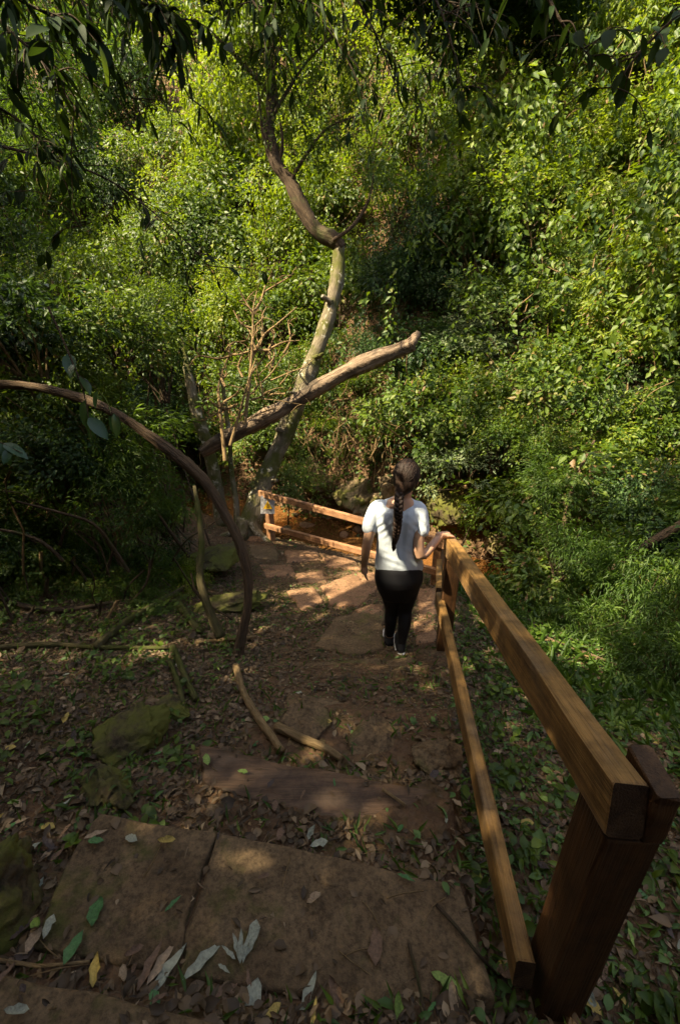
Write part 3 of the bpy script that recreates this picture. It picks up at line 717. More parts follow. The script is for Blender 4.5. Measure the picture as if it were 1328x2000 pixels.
for k in range(26):
    a, b = rr.uniform(420, 560), rr.uniform(680, 800); an = rr.uniform(-.5, 1.9) if rr.random() < .6 else rr.uniform(1.2, 3.6); L_ = rr.uniform(40, 100)
    tl.append((rr.uniform(.010, .022), [(a, b), (a + L_ * .4 * math.cos(an) + rr.uniform(-12, 12), b - L_ * .4 * math.sin(an)), (a + L_ * .8 * math.cos(an), b - L_ * .7 * math.sin(an) + rr.uniform(-14, 14)), (a + L_ * math.cos(an), b - L_ * math.sin(an))]))
tl.append((.03, [(440, 900), (430, 800), (428, 750), (445, 700)])); tl.append((.026, [(450, 870), (470, 800), (485, 745), (500, 700)]))
traced('tangle of bare orange-brown twigs just above the left end of the log', tl, 8)

# ------------------------------------------------------------------ shrubs on the slopes
CR, ST_ = {}, {}
for k, (nm, mat, a, kw) in enumerate([
    ('mid', 'mid', (1, 95, 44), dict(leaf=.095, wide=.28)), ('mid2', 'mid', (2, 80, 46), dict(leaf=.085, wide=.30, shape=(1.15, 1, .8))),
    ('bright', 'bright', (3, 95, 44), dict(leaf=.085, wide=.32)), ('bright2', 'bright', (4, 85, 40), dict(leaf=.12, wide=.24, droop=.7)),
    ('dark', 'dark', (5, 90, 44), dict(leaf=.09, wide=.3)), ('dark2', 'dark', (6, 75, 44), dict(leaf=.12, wide=.24, droop=.6)),
    ('broad', 'bright', (11, 70, 26), dict(leaf=.19, wide=.22, droop=1.0, sig=.2)), ('broad2', 'mid', (12, 70, 26), dict(leaf=.17, wide=.22, droop=1.0, sig=.2)),
    ('silver', 'silver', (7, 80, 40), dict(leaf=.13, wide=.2, droop=.2, sig=.12)), ('fern', 'fern', (8, 70, 64), dict(leaf=.11, wide=.11, droop=.8, sig=.2)),
    ('fern2', 'fern', (9, 55, 64), dict(leaf=.14, wide=.09, droop=1.0, sig=.22))]):
    CR[nm], C = crown_mesh('foliage_' + nm, LM[mat], *a, **kw); ST_[nm] = stems_mesh('stems_' + nm, C, TWIG if k % 2 else BARKD, seed=k)
KIND_TXT = {'mid': 'leafy mid-green', 'bright': 'sunlit yellow-green', 'dark': 'dark glossy-leaved', 'silver': 'pale silvery-green', 'fern': 'fine-leaved feathery', 'broad': 'large-leaved drooping'}
def shrub(p, r, kind, label, group, seed, name='shrub', squash=1.):
    rr = random.Random(seed)
    e = empty(name, tuple(p), (rr.uniform(-.4, .4), rr.uniform(-.4, .4), rr.uniform(0, 6.28))); e.scale = (r * rr.uniform(.75, 1.35), r * rr.uniform(.75, 1.35), r * squash * rr.uniform(.8, 1.35))
    tag(e, label, 'shrub', group)
    o = link('foliage', CR[kind], e); o.location = (0, 0, .75); o = link('stems', ST_[kind], e); o.location = (0, 0, .75)
    return e
def region(px, py):
    col = ('at the left picture edge' if px < 140 else 'on the left bank above the arching vine' if px < 330 else 'up the slope left of the crooked tree' if px < 500 else 'right behind the leaning tree' if px < 640
           else 'above the broken log' if px < 850 else 'beside the dark diagonal gap' if px < 1060 else 'on the right slope' if px < 1230 else 'at the right picture edge')
    row = 'at the very top' if py < 70 else 'near the top' if py < 230 else 'in the upper part' if py < 390 else 'at mid height' if py < 560 else 'in the lower part' if py < 740 else 'low down'
    return row + ' ' + col
seed = 0
NSH = 0
for row, py in enumerate(range(-150, 960, 88)):
    for col in range(-3, 17):
        px = col * 105 + (row % 2) * 52 + random.uniform(-30, 30); yy = py + random.uniform(-28, 28)
        if 560 < px < 830 and yy > 870: continue
        if 560 < px < 800 and 800 < yy: continue
        g = G(px, yy)
        D = g.y * CT - g.z * ST
        if D > 45 or creek(g.x, g.y) < .1 and g.x > -2.2 and g.y > 3: continue
        if px < 330 and yy > 700 and D < 4.5: continue
        if 340 < px < 640 and yy > 500 and D < D0 + 1.6: continue
        r = max(.38, D * random.uniform(48, 98) / FPX)
        u = random.random()  # leaf colour carries the light: yellow-green where lit, dark kinds where shaded
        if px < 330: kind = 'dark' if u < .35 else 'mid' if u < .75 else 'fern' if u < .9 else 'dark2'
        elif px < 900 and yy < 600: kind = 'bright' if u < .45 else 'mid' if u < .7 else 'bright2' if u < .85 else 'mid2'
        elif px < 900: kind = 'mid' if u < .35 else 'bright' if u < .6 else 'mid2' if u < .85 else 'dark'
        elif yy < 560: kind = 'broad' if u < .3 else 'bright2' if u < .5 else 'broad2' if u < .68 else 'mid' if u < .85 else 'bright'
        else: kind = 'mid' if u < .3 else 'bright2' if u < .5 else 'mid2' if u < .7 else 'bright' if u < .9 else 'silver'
        if 700 < px < 920 and 540 < yy < 780: kind = 'dark' if u < .6 else 'dark2'  # forced dark kinds put the hollow's deep shade into leaf colour
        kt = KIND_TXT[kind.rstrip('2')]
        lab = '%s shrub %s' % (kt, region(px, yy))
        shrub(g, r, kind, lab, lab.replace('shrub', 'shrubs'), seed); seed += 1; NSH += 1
for k, (px, py, D, r, kind, lab) in enumerate([
    (910, 900, 7.2, .62, 'silver', 'pale lance-leaved bush overhanging the gully right of the walker\'s head'),
    (1010, 870, 7.4, .7, 'mid2', 'bushy green shrub between the pale bush and the right slope'),
    (570, 930, 8.3, .45, 'mid', 'small bright bush on the bank right behind the fence sign'),
    (1100, 960, 6.0, .75, 'broad2', 'large-leaved light green sapling crown beyond the middle of the handrail'),
    (1230, 930, 6.0, .8, 'mid2', 'leafy sapling crown at the right edge above the dark branch'),
    (1020, 1000, 6.6, .55, 'mid', 'low leafy bush over the dark gully'),
    (1180, 1090, 5.0, .6, 'mid', 'mid-green bush under the slanting dark branch'),
    (1300, 1080, 5.0, .65, 'dark2', 'dark leafy bush at the right edge below the slanting branch'),
    (1090, 1140, 4.9, .5, 'broad2', 'low large-leaved clump right of the upper rail middle'),
    (1250, 1200, 4.2, .5, 'fern2', 'grassy bamboo-like clump on the right bank'),
    (1330, 1290, 3.6, .42, 'fern', 'grassy clump at the right edge of the bank'),
    (1150, 1230, 4.4, .34, 'fern2', 'small grassy clump behind the orange fallen branch'),
    (270, 900, 4.6, .45, 'fern2', 'dark bamboo-like spray under the arching vine'),
    (225, 985, 4.4, .4, 'fern', 'shaded fern clump in the hollow under the vine'),
    (318, 1010, 5.6, .34, 'fern2', 'shaded bamboo-like clump beside the slender trunk'),
    (120, 900, 4.4, .5, 'dark', 'dark shrub in the deep shade at the left edge'),
    (60, 680, 4.4, .6, 'dark2', 'dark drooping shrub above the arching vine'),
    (220, 640, 5.0, .6, 'mid', 'mid-green shrub above the middle of the arching vine'),
    (310, 720, 6.2, .5, 'dark', 'dark bush left of the bare twig tangle')]):
    p = W(px, py, D); gz = float(H(p.x, p.y)); z = max(p.z - r * .75, gz - .1)
    e = shrub((p.x, p.y, z), r, kind, lab, None, 500 + k)
    if z > gz + .15:                                            # a taller sapling: give it its stem down to the ground
        mb = MB(); mb.add(*tube([(0, 0, (gz - z) / r - .1), (.06, .03, (gz - z) / r * .5), (0, 0, .1)], [.035, .03, .02], 6, 5, .1, k))
        o = mb.build('trunk', BARKD, e)
rl = random.Random(31)
for k in range(64):                                             # the shaded thicket that fills the left side
    px, py = rl.uniform(-130, 350), rl.uniform(520, 1165)
    if py > 1040 and px > 330 or py > 900 and px > 400: continue
    D = 6.3 - 3.0 * (py - 520) / 600 + rl.uniform(-.5, .5); p = W(px, py, D); gz = float(H(p.x, p.y))
    if p.z < gz or py > 940: p = G(px, py); gz = p.z
    rad = rl.uniform(.32, .62) * (1 if py < 900 else .62)
    cc = Vector((p.x, p.y, p.z)); blk = False
    for q_ in (Vector(sg.location), (L0 + R0) / 2 + Vector((0, 0, .5)), L0 + Vector((.5, -.5, .5)), Vector(tr.location) + Vector((.2, 0, .8))):
        w_ = cc - q_; tt_ = w_.dot(S)
        if tt_ > 0 and (w_ - S * tt_).length < rad + .2: blk = True
    if blk: continue
    z = max(p.z - rad * .75, gz - .1) if py < 860 else gz - .35 * rad
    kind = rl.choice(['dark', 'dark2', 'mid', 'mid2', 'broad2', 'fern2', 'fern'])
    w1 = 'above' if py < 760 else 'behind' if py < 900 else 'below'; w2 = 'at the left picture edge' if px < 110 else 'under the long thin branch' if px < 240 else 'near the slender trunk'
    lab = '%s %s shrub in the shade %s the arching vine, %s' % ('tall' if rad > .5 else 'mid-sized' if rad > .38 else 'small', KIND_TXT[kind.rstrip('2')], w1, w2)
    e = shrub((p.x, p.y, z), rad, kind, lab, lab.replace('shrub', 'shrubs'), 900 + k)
    if z > gz + .15:
        mb = MB(); mb.add(*tube([(0, 0, (gz - z) / rad - .1), (rl.uniform(-.2, .2), .03, (gz - z) / rad * .5), (0, 0, .2)], [.03, .026, .02], 6, 5, .1, k)); mb.build('trunk', BARKD, e)
for k in range(22):                                             # low plants on the shaded floor
    px, py = rl.uniform(-60, 360), rl.uniform(1040, 1205); g = G(px, py); rad = rl.uniform(.14, .27); kind = rl.choice(['mid', 'mid2', 'fern2', 'broad2', 'mid', 'bright'])
    lab = 'low %s plant on the shaded litter %s' % (KIND_TXT[kind.rstrip('2')], 'at the left picture edge' if px < 110 else 'behind the long pale branch' if px < 230 else 'left of the crooked stem')
    shrub((g.x, g.y, g.z - .55 * rad), rad, kind, lab, lab.replace('plant', 'plants'), 1200 + k, 'low_plant', .8)
for k, (px, py, rad, kind) in enumerate([(600, 800, .5, 'mid2'), (660, 770, .5, 'mid'), (720, 760, .5, 'mid2'), (770, 800, .48, 'mid'), (640, 850, .36, 'bright'), (700, 840, .38, 'mid2'), (755, 850, .36, 'bright'), (800, 850, .4, 'mid'), (600, 880, .32, 'mid'), (850, 830, .5, 'dark'), (840, 770, .55, 'dark'), (790, 740, .5, 'dark2'), (660, 900, .2, 'bright'), (725, 905, .2, 'mid')]):  # the dark kinds carry the gap's shade in their leaf colour
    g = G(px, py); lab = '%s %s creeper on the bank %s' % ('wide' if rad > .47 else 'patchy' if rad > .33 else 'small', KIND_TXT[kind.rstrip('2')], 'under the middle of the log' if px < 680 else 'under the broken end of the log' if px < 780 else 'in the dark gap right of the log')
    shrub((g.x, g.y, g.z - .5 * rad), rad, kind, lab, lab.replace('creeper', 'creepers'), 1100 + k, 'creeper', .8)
for k in range(20):                                             # and the right bank below the slope
    px, py = rl.uniform(930, 1420), rl.uniform(820, 1240)
    if px < 1000 and py > 950 or px < 1120 and py > 1130: continue
    D = 7.0 - 3.2 * (py - 820) / 420 + rl.uniform(-.4, .4); p = W(px, py, D); gz = float(H(p.x, p.y))
    if p.z < gz: p = G(px, py); gz = p.z
    rad = rl.uniform(.34, .6) * (1 if py < 1080 else .7); z = max(p.z - rad * .75, gz - .1)
    kind = rl.choice(['mid', 'mid2', 'broad2', 'mid', 'fern2', 'dark'])
    w1 = 'above' if py < 1000 else 'around' if py < 1120 else 'under'; w2 = 'beside the young forked trunk' if px < 1180 else 'at the right picture edge' if px > 1290 else 'right of the young trunk'
    lab = '%s %s shrub %s the slanting dark branch, %s' % ('big' if rad > .5 else 'medium' if rad > .38 else 'small', KIND_TXT[kind.rstrip('2')], w1, w2)
    e = shrub((p.x, p.y, z), rad, kind, lab, lab.replace('shrub', 'shrubs'), 960 + k)
    if z > gz + .15:
        mb = MB(); mb.add(*tube([(0, 0, (gz - z) / rad - .1), (rl.uniform(-.2, .2), .03, (gz - z) / rad * .5), (0, 0, .2)], [.03, .026, .02], 6, 5, .1, k)); mb.build('trunk', BARKD, e)
# slanting dark branch on the right and the young tree below it
trunk_thing('leaning_branch', 'long dark branch slanting up to the right edge above the bank', 'branch', pxs([(1120, 1165, 5.0, .02), (1180, 1120, 4.9, .03), (1260, 1065, 4.8, .04), (1340, 1020, 4.7, .05), (1460, 960, 4.6, .06)]), BARKD, 60)
trunk_thing('young_tree', 'slim crooked young trunk forking among the feathery leaves right of the rail', 'tree', pxs([(1068, 1190, 5.6, .045), (1085, 1120, 5.6, .04), (1098, 1040, 5.6, .035), (1112, 970, 5.6, .03), (1128, 925, 5.6, .022), (1160, 860, 5.6, .012)]), VINEB, 61)

# carpet of leaves over the slopes between the shrubs: nobody could count it
def slope_points(n, seed):
    r = np.random.default_rng(seed)
    px = r.uniform(-350, 1680, n); py = r.uniform(-260, 1010, n)
    u = (px - 664) / FPX; v = (py - 1000) / FPX
    dx, dy, dz = u, CT - v * ST, -(ST + v * CT)
    t = np.full(n, .8); done = np.zeros(n, bool)
    for _ in range(1100):
        below = dz * t < HQ(dx * t, dy * t); done |= below
        t = np.where(done, t, t + .07)
        if done.all(): break
    return dx * t, dy * t, done, t
x, y, ok, t_ = slope_points(60000, 5)
s = creek(x, y); ok &= ((s > .35) | (x < -2.6)) & (t_ > 4.2)
x, y, t_ = x[ok], y[ok], t_[ok]
x, y, t_ = np.repeat(x, 2), np.repeat(y, 2), np.repeat(t_, 2)
r = np.random.default_rng(6); n = len(x)
x = x + r.normal(size=n) * .25; y = y + r.normal(size=n) * .25
z = H(x, y) + np.abs(r.normal(size=n)) * .28
nz = noise2(x, y, 2.2, 10)
A = unit(np.stack([r.normal(size=n) * .7 - .2, r.normal(size=n) * .7 - .4, r.normal(size=n) * .5 - .15], 1)); N = np.stack([r.normal(size=n) * .45 - .2, r.normal(size=n) * .45 - .5, np.full(n, .7)], 1)
L = r.uniform(.05, .11, n); T = np.clip(.5 + .25 * nz + r.normal(size=n) * .18, 0, 1)
m1 = nz + r.normal(size=n) * .4 > .1
for mm, mt, nm in ((m1, 'mid', 'slope_foliage'), (~m1, 'dark', 'undergrowth')):
    tag(link(nm, leaf_mesh(nm, np.stack([x, y, z], 1)[mm], A[mm], N[mm], L[mm], L[mm] * .28, T[mm], LM[mt])), kind='stuff')  # dark leaf colour makes the gaps between shrubs read as shade
rv = random.Random(17); VP, VA, VN, VL, VT = [], [], [], [], []
for _ in range(330):
    px, py = rv.uniform(-100, 1430), rv.uniform(-60, 820)
    if px < 330 and py > 600: continue
    g = G(px, py); D = max(3.0, g.y * CT - g.z * ST)
    c = np.array([g.x + rv.uniform(-.2, .2), g.y - rv.uniform(.5, 1.1), g.z + rv.uniform(1.0, 2.0)]); ln = rv.uniform(.8, 2.2); dx, dy = rv.uniform(-.45, .45), rv.uniform(-.3, .3); tb = rv.uniform(.25, .75)
    for i in range(int(ln * 42)):
        t = i / (ln * 42); p = c + np.array([dx * t * ln + .06 * math.sin(t * 9), dy * t * ln, -ln * t * t * .6 - ln * t * .4])
        VP.append(p + np.array([rv.gauss(0, .05), rv.gauss(0, .05), rv.gauss(0, .04)])); VA.append([rv.gauss(0, .7), rv.gauss(0, .7), -.6 + rv.gauss(0, .3)]); VN.append([rv.gauss(0, .4) - .2, rv.gauss(0, .4) - .5, .7]); VL.append(rv.uniform(.06, .12) * (1.25 if px > 900 else 1)); VT.append(min(1, max(0, tb + rv.gauss(0, .15))))
VL = np.array(VL); tag(link('hanging_vines', leaf_mesh('hanging_vines', np.array(VP), np.array(VA), np.array(VN), VL, VL * .3, np.array(VT), LM['mid'])), kind='stuff')
# bare stems, roots and creepers hanging on the slopes
def creepers(name, spots, mat, seed):
    rr = random.Random(seed); mb = MB()
    for (px, py, n_, spread, ln) in spots:
        for _ in range(n_):
            g = G(px + rr.uniform(-1, 1) * spread, py + rr.uniform(-1, 1) * spread)
            g.z += rr.uniform(.15, .7); g.y -= rr.uniform(.1, .5)
            d = Vector((rr.uniform(-.6, .6), rr.uniform(-.35, .2), rr.choice((-1, -1, .8)))).normalized(); q = [g]
            for i in range(4):
                d = (d + Vector((rr.uniform(-1, 1), rr.uniform(-.6, .4), rr.uniform(-.6, .5))) * .6).normalized(); q.append(q[-1] + d * ln * rr.uniform(.6, 1.3) / 4)
            r0 = rr.uniform(.006, .016); mb.add(*tube(q, [r0, r0, r0 * .8, r0 * .7, r0 * .5], 4, 3, 0, 0, False))
    o = mb.build(name, mat); return tag(o, kind='stuff')
creepers('hanging_roots', [(620, 860, 18, 45, .7), (690, 880, 24, 50, .8), (740, 895, 18, 40, .7), (650, 930, 8, 40, .5), (790, 870, 10, 45, .7)], TWIG, 3)
creepers('bare_stems', [(a, b, 5, 70, .8) for a in range(20, 1340, 95) for b in range(100, 860, 150) if not (330 < a < 950 and 440 < b < 860)], TWIG, 4)
creepers('shaded_stems', [(a, b, 12, 80, 1.0) for a in (40, 150, 260, 350) for b in (820, 940, 1050, 1120)], BARKD, 5)
creepers('dry_stems', [(a, b, 5, 90, .8) for a in (30, 130, 230, 330) for b in (700, 860, 1000, 1090)], TWIG, 6)

# ------------------------------------------------------------------ the walker
def remesh(parts, voxel, smooth_n=6, smooth_f=.5):
    me = bpy.data.meshes.new('tmp'); mb = MB()
    for p in parts: mb.add(p[0], p[1])
    me.from_pydata(mb.v, [], mb.f); me.update()
    bm = bmesh.new(); bm.from_mesh(me); bmesh.ops.recalc_face_normals(bm, faces=bm.faces); bm.to_mesh(me); bm.free()
    o = bpy.data.objects.new('tmp', me); COL.objects.link(o)
    m = o.modifiers.new('r', 'REMESH'); m.mode = 'VOXEL'; m.voxel_size = voxel
    s_ = o.modifiers.new('s', 'SMOOTH'); s_.iterations = smooth_n; s_.factor = smooth_f
    dg = bpy.context.evaluated_depsgraph_get(); out = bpy.data.meshes.new_from_object(o.evaluated_get(dg))
    bpy.data.objects.remove(o); bpy.data.meshes.remove(me)
    out.polygons.foreach_set('use_smooth', [True] * len(out.polygons)); return out
def cap(P, R, n=14, sub=5):
    """limb with round ends"""
    P = [Vector(p) for p in P]; a = (P[0] - P[1]).normalized(); b = (P[-1] - P[-2]).normalized()
    Pc, Rc = catmull(P, R, sub)
    Pc = [P[0] + a * R[0] * .85, P[0] + a * R[0] * .5] + Pc + [P[-1] + b * R[-1] * .5, P[-1] + b * R[-1] * .85]
    Rc = [R[0] * .45, R[0] * .85] + Rc + [R[-1] * .85, R[-1] * .45]
    return tube(Pc, Rc, n, 1)
def loft(secs, n=28, pw=2.3):
    """stack of flattened rings: (centre, half width, half depth)"""
    v, f = [], []
    for c, a, b in secs:
        for j in range(n):
            t = 2 * math.pi * j / n; cx, sx = math.cos(t), math.sin(t)
            v.append(Vector(c) + Vector((a * math.copysign(abs(cx) ** (2 / pw), cx), b * math.copysign(abs(sx) ** (2 / pw), sx), 0)))
    for i in range(len(secs) - 1):
        for j in range(n): f.append((i * n + j, i * n + (j + 1) % n, (i + 1) * n + (j + 1) % n, (i + 1) * n + j))
    f.append(tuple(range(n - 1, -1, -1))); k = (len(secs) - 1) * n; f.append(tuple(k + j for j in range(n)))
    return v, f
def ell(c, s, R=None, n=16):
    v, f = [], []
    for i in range(n + 1):
        th = math.pi * i / n
        for j in range(2 * n):
            ph = math.pi * j / n; p = Vector((math.sin(th) * math.cos(ph) * s[0], math.sin(th) * math.sin(ph) * s[1], math.cos(th) * s[2]))
            v.append(Vector(c) + (R @ p if R else p))
    m = 2 * n
    for i in range(n):
        for j in range(m): f.append((i * m + j, (i + 1) * m + j, (i + 1) * m + (j + 1) % m, i * m + (j + 1) % m))
    return v, f
YB = 2.94
def q(px, py, dy=0.): return PY(px, py, YB + dy)
def mpx(py, dy=0.): return (YB + dy) / (CT - (py - 1000) / FPX * ST) / FPX
SKIN = flat_mat('skin', (.50, .29, .19), .5, .35); b_ = SKIN.node_tree.nodes['Principled BSDF']
b_.inputs['Subsurface Weight'].default_value = .15; b_.inputs['Subsurface Radius'].default_value = (.02, .008, .004); b_.inputs['Subsurface Scale'].default_value = .3
HAIR = flat_mat('hair_brown', (.019, .010, .0065), .6, .25, (70, (1, 1, .06)), 1.0, .006, .7)
SHIRT = flat_mat('shirt_white', (.50, .56, .63), .85, .15, (14, (1, 1, .6)), .55, .012, .06)
LEG = flat_mat('leggings_black', (.007, .007, .009), .62, .3, (90, (1, 1, 1)), .2, .001)
SHOE = flat_mat('shoe_black', (.012, .012, .014), .6, .3); SOLE = flat_mat('sole_white', (.62, .62, .60), .6, .3)
footz = float(surf(np.array([q(770, 1278).x]), np.array([YB]))[0][0])
wk = empty('person', (q(779, 1200).x, YB, footz)); tag(wk, 'woman with a long braid, white t-shirt and black leggings, resting a hand on the rail', 'person')
def own(o): return on(wk, o)
# feet, knees, hips
hx = q(779, 1110); crot = hx.z - .04
fl = Vector((q(763, 1255).x, YB + .13, 0)); fr_ = Vector((q(779, 1278).x, YB - .01, 0))
fl.z = float(surf(np.array([fl.x]), np.array([fl.y]))[0][0]); fr_.z = float(surf(np.array([fr_.x]), np.array([fr_.y]))[0][0])
kl = q(765, 1190, .07); kr = q(791, 1190, .02)
hl = q(760, 1118); hr = q(801, 1118)
al = fl + Vector((0, -.03, .09)); ar = fr_ + Vector((.005, -.03, .09))
wr = q(868, 1046, .03)                                          # right wrist
el_r = q(821, 1084, -.10); sh_r = q(817, 996, 0)
sh_l = q(735, 994, 0); el_l = q(717, 1062, -.03); wr_l = q(711, 1104, .05)
palm_r = f0 + side * .030 + Vector((0, 0, .022)) - dirr * .03
wr = palm_r + Vector((-.075, -.025, .018))
headc = q(795, 932, .035)
nb = q(788, 975, .005); nt_ = q(792, 955, .02)
Rh = Euler((math.radians(-14), 0, math.radians(-24))).to_matrix()
def hand(w_, d, nrm, thumb, curl, s=1., spread=.12):
    """palm and five fingers from wrist w_, pointing along d, back of the hand towards nrm"""
    d = d.normalized(); nrm = (nrm - d * nrm.dot(d)).normalized(); b = d.cross(nrm) * thumb      # b points to the thumb side
    out = [cap([w_ - d * .02, w_ + d * .02 * s, w_ + d * .06 * s], [.024, .027 * s, .030 * s])]
    for i, (o_, ln) in enumerate(((.030, .066), (.011, .074), (-.009, .069), (-.027, .054))):
        p = w_ + d * .045 * s + b * o_ * .75 * s; k = w_ + d * .082 * s + b * o_ * s
        dd = (d + b * o_ * spread * 10).normalized(); m1 = k + (dd - nrm * curl * .55).normalized() * ln * .52 * s
        m2 = m1 + (dd - nrm * curl * 1.4).normalized() * ln * .5 * s
        out.append(cap([p, k, m1, m2], [.012 * s, .0105 * s, .009 * s, .0075 * s], 9, 3))
    t0 = w_ + d * .02 * s + b * .018 * s; t1 = w_ + d * .05 * s + b * .044 * s - nrm * .008; t2 = w_ + d * .085 * s + b * .052 * s - nrm * .02 * (1 + curl)
    out.append(cap([t0, t1, t2], [.014 * s, .011 * s, .009 * s], 9, 3)); return out
parts = [loft([(q(779, 1120) - Vector((0, 0, .05)), .15, .09), (q(779, 1085), .14, .085), (q(777, 1050), .125, .075), (q(776, 1010), .14, .08), (q(777, 985), .13, .065), (q(786, 972), .06, .05)]),
         cap([nb - Vector((0, 0, .05)), nb, nt_, headc + Vector((0, 0, -.03))], [.062, .052, .05, .055]),
         ell(headc, (.073, .092, .105), Rh), ell(headc + Rh @ Vector((0, .035, -.055)), (.052, .055, .055), Rh),
         ell(headc + Rh @ Vector((0, .098, -.022)), (.012, .018, .020), Rh, 8), ell(headc + Rh @ Vector((0, .088, -.058)), (.024, .012, .008), Rh, 8),
         ell(headc + Rh @ Vector((.074, .0, -.015)), (.010, .020, .030), Rh, 8), ell(headc + Rh @ Vector((-.074, .0, -.015)), (.010, .020, .030), Rh, 8),
         cap([sh_l + Vector((.03, 0, -.01)), sh_l, el_l, wr_l], [.05, .046, .037, .025]),
         cap([sh_r + Vector((-.03, 0, -.01)), sh_r, el_r, wr], [.05, .046, .038, .026]),
         cap([hl, kl, al], [.085, .05, .033]), cap([hr, kr, ar], [.085, .05, .033])]
parts += hand(wr_l, Vector((.08, .12, -1)), Vector((-1, -.25, 0)), 1, .30, .95)
parts += hand(wr, (palm_r - wr) + Vector((.01, .01, 0)), Vector((0.05, 0, 1)), -1, .55, .95)
own(link('body', remesh(parts, .0052, 4, .45))).data.materials.append(SKIN)
eye = MB()
for sx in (-1, 1): eye.add(*ell(headc + Rh @ Vector((.030 * sx, .083, .0)), (.011, .008, .008), Rh, 8))
own(eye.build('eyes', flat_mat('eye', (.06, .04, .03), .2, .5)))
# t-shirt
def sec(px, py, hw, dp, dy=0.): return (q(px, py, dy), hw * mpx(py), dp)
parts = [loft([sec(779, 1109, 47.5, .108), sec(779, 1096, 47, .108), sec(778, 1078, 43.5, .10), sec(777, 1058, 42, .092), sec(777, 1034, 44.5, .098), sec(776, 1010, 48, .104, .0), sec(776, 995, 50, .095, .005), sec(777, 986, 45, .078, .01), sec(781, 978, 30, .062, .015), sec(785, 973, 19, .056, .015)]),
         cap([sh_l + Vector((.05, 0, .005)), sh_l + Vector((.004, 0, .002)), q(725, 1018, -.008), q(722, 1031, -.012)], [.062, .058, .058, .057]),
         cap([sh_r + Vector((-.05, 0, .005)), sh_r + Vector((.0, 0, .0)), q(822, 1022, -.03), q(823, 1036, -.045)], [.062, .060, .058, .058])]
sme = remesh(parts, .0075, 10, .5)
for v in sme.vertices:                                          # folds pulling across the back and waist, a dipping hem
    x_, y_, z_ = v.co; rx_ = (x_ - hx.x) / .17; hz = z_ - hx.z
    if y_ < YB + .03 and abs(rx_) < 1.05:
        w_ = math.exp(-((hz - .13) / .10) ** 2)
        v.co.y += .0026 * w_ * math.sin((hz * 105) + rx_ * 3.2 + 1.8 * math.sin(rx_ * 3)) * (.5 + .5 * math.sin(rx_ * 4 + hz * 30))
        w2 = math.exp(-((hz - .40) / .12) ** 2) * abs(rx_)
        v.co.y += .003 * w2 * math.sin((hz + abs(rx_) * .18) * 95)
        v.co.y += .010 * math.exp(-(rx_ / .13) ** 2) * sstep(.05, .3, hz)     # spine hollow
    if hz < .03: v.co.z -= .028 * max(0, 1 - rx_ * rx_) * (1 if y_ < YB else .3) * (1 - max(0, hz) / .03 if hz > 0 else 1)
tee = own(link('t_shirt', sme)); tee.data.materials.append(SHIRT)
# leggings
hipz = q(779, 1112)
parts = [loft([(q(779, 1092), .152, .090), (q(779, 1105, -.01), .172, .108), (hipz + Vector((0, -.012, -.05)), .184, .124), (hipz + Vector((.0, -.010, -.10)), .178, .122), (hipz + Vector((.0, 0, -.17)), .158, .11), (hipz + Vector((.002, 0, -.25)), .125, .085)]),
         cap([hl + Vector((.012, -.01, .02)), hl + Vector((.006, -.005, -.10)), (hl + kl) / 2 + Vector((0, -.01, -.02)), kl, kl.lerp(al, .35) + Vector((-.004, -.018, 0)), al + Vector((0, 0, .02))], [.088, .092, .077, .056, .054, .037]),
         cap([hr + Vector((-.012, -.01, .02)), hr + Vector((-.006, -.005, -.10)), (hr + kr) / 2 + Vector((0, -.01, -.02)), kr, kr.lerp(ar, .35) + Vector((.004, -.018, 0)), ar + Vector((0, 0, -.005))], [.088, .092, .077, .056, .054, .038])]
own(link('leggings', remesh(parts, .0075, 26, .5))).data.materials.append(LEG)
for f_, a_ in ((fl, al), (fr_, ar)):
    sh_ = remesh([cap([f_ + Vector((0, -.055, .045)), f_ + Vector((0, .03, .05)), f_ + Vector((.004, .13, .033))], [.038, .042, .032]), cap([f_ + Vector((0, -.045, .05)), a_ + Vector((0, 0, .0))], [.04, .037])], .006, 4)
    so_ = own(link('shoe', sh_)); so_.data.materials.append(SHOE)
    sl_ = loft([(f_ + Vector((.002, .035, .002)), .042, .132), (f_ + Vector((.002, .035, .026)), .045, .136), (f_ + Vector((.002, .035, .030)), .043, .133)], 24, 2.6)
    o = MB().add(*sl_).build('sole', SOLE); o.parent = so_
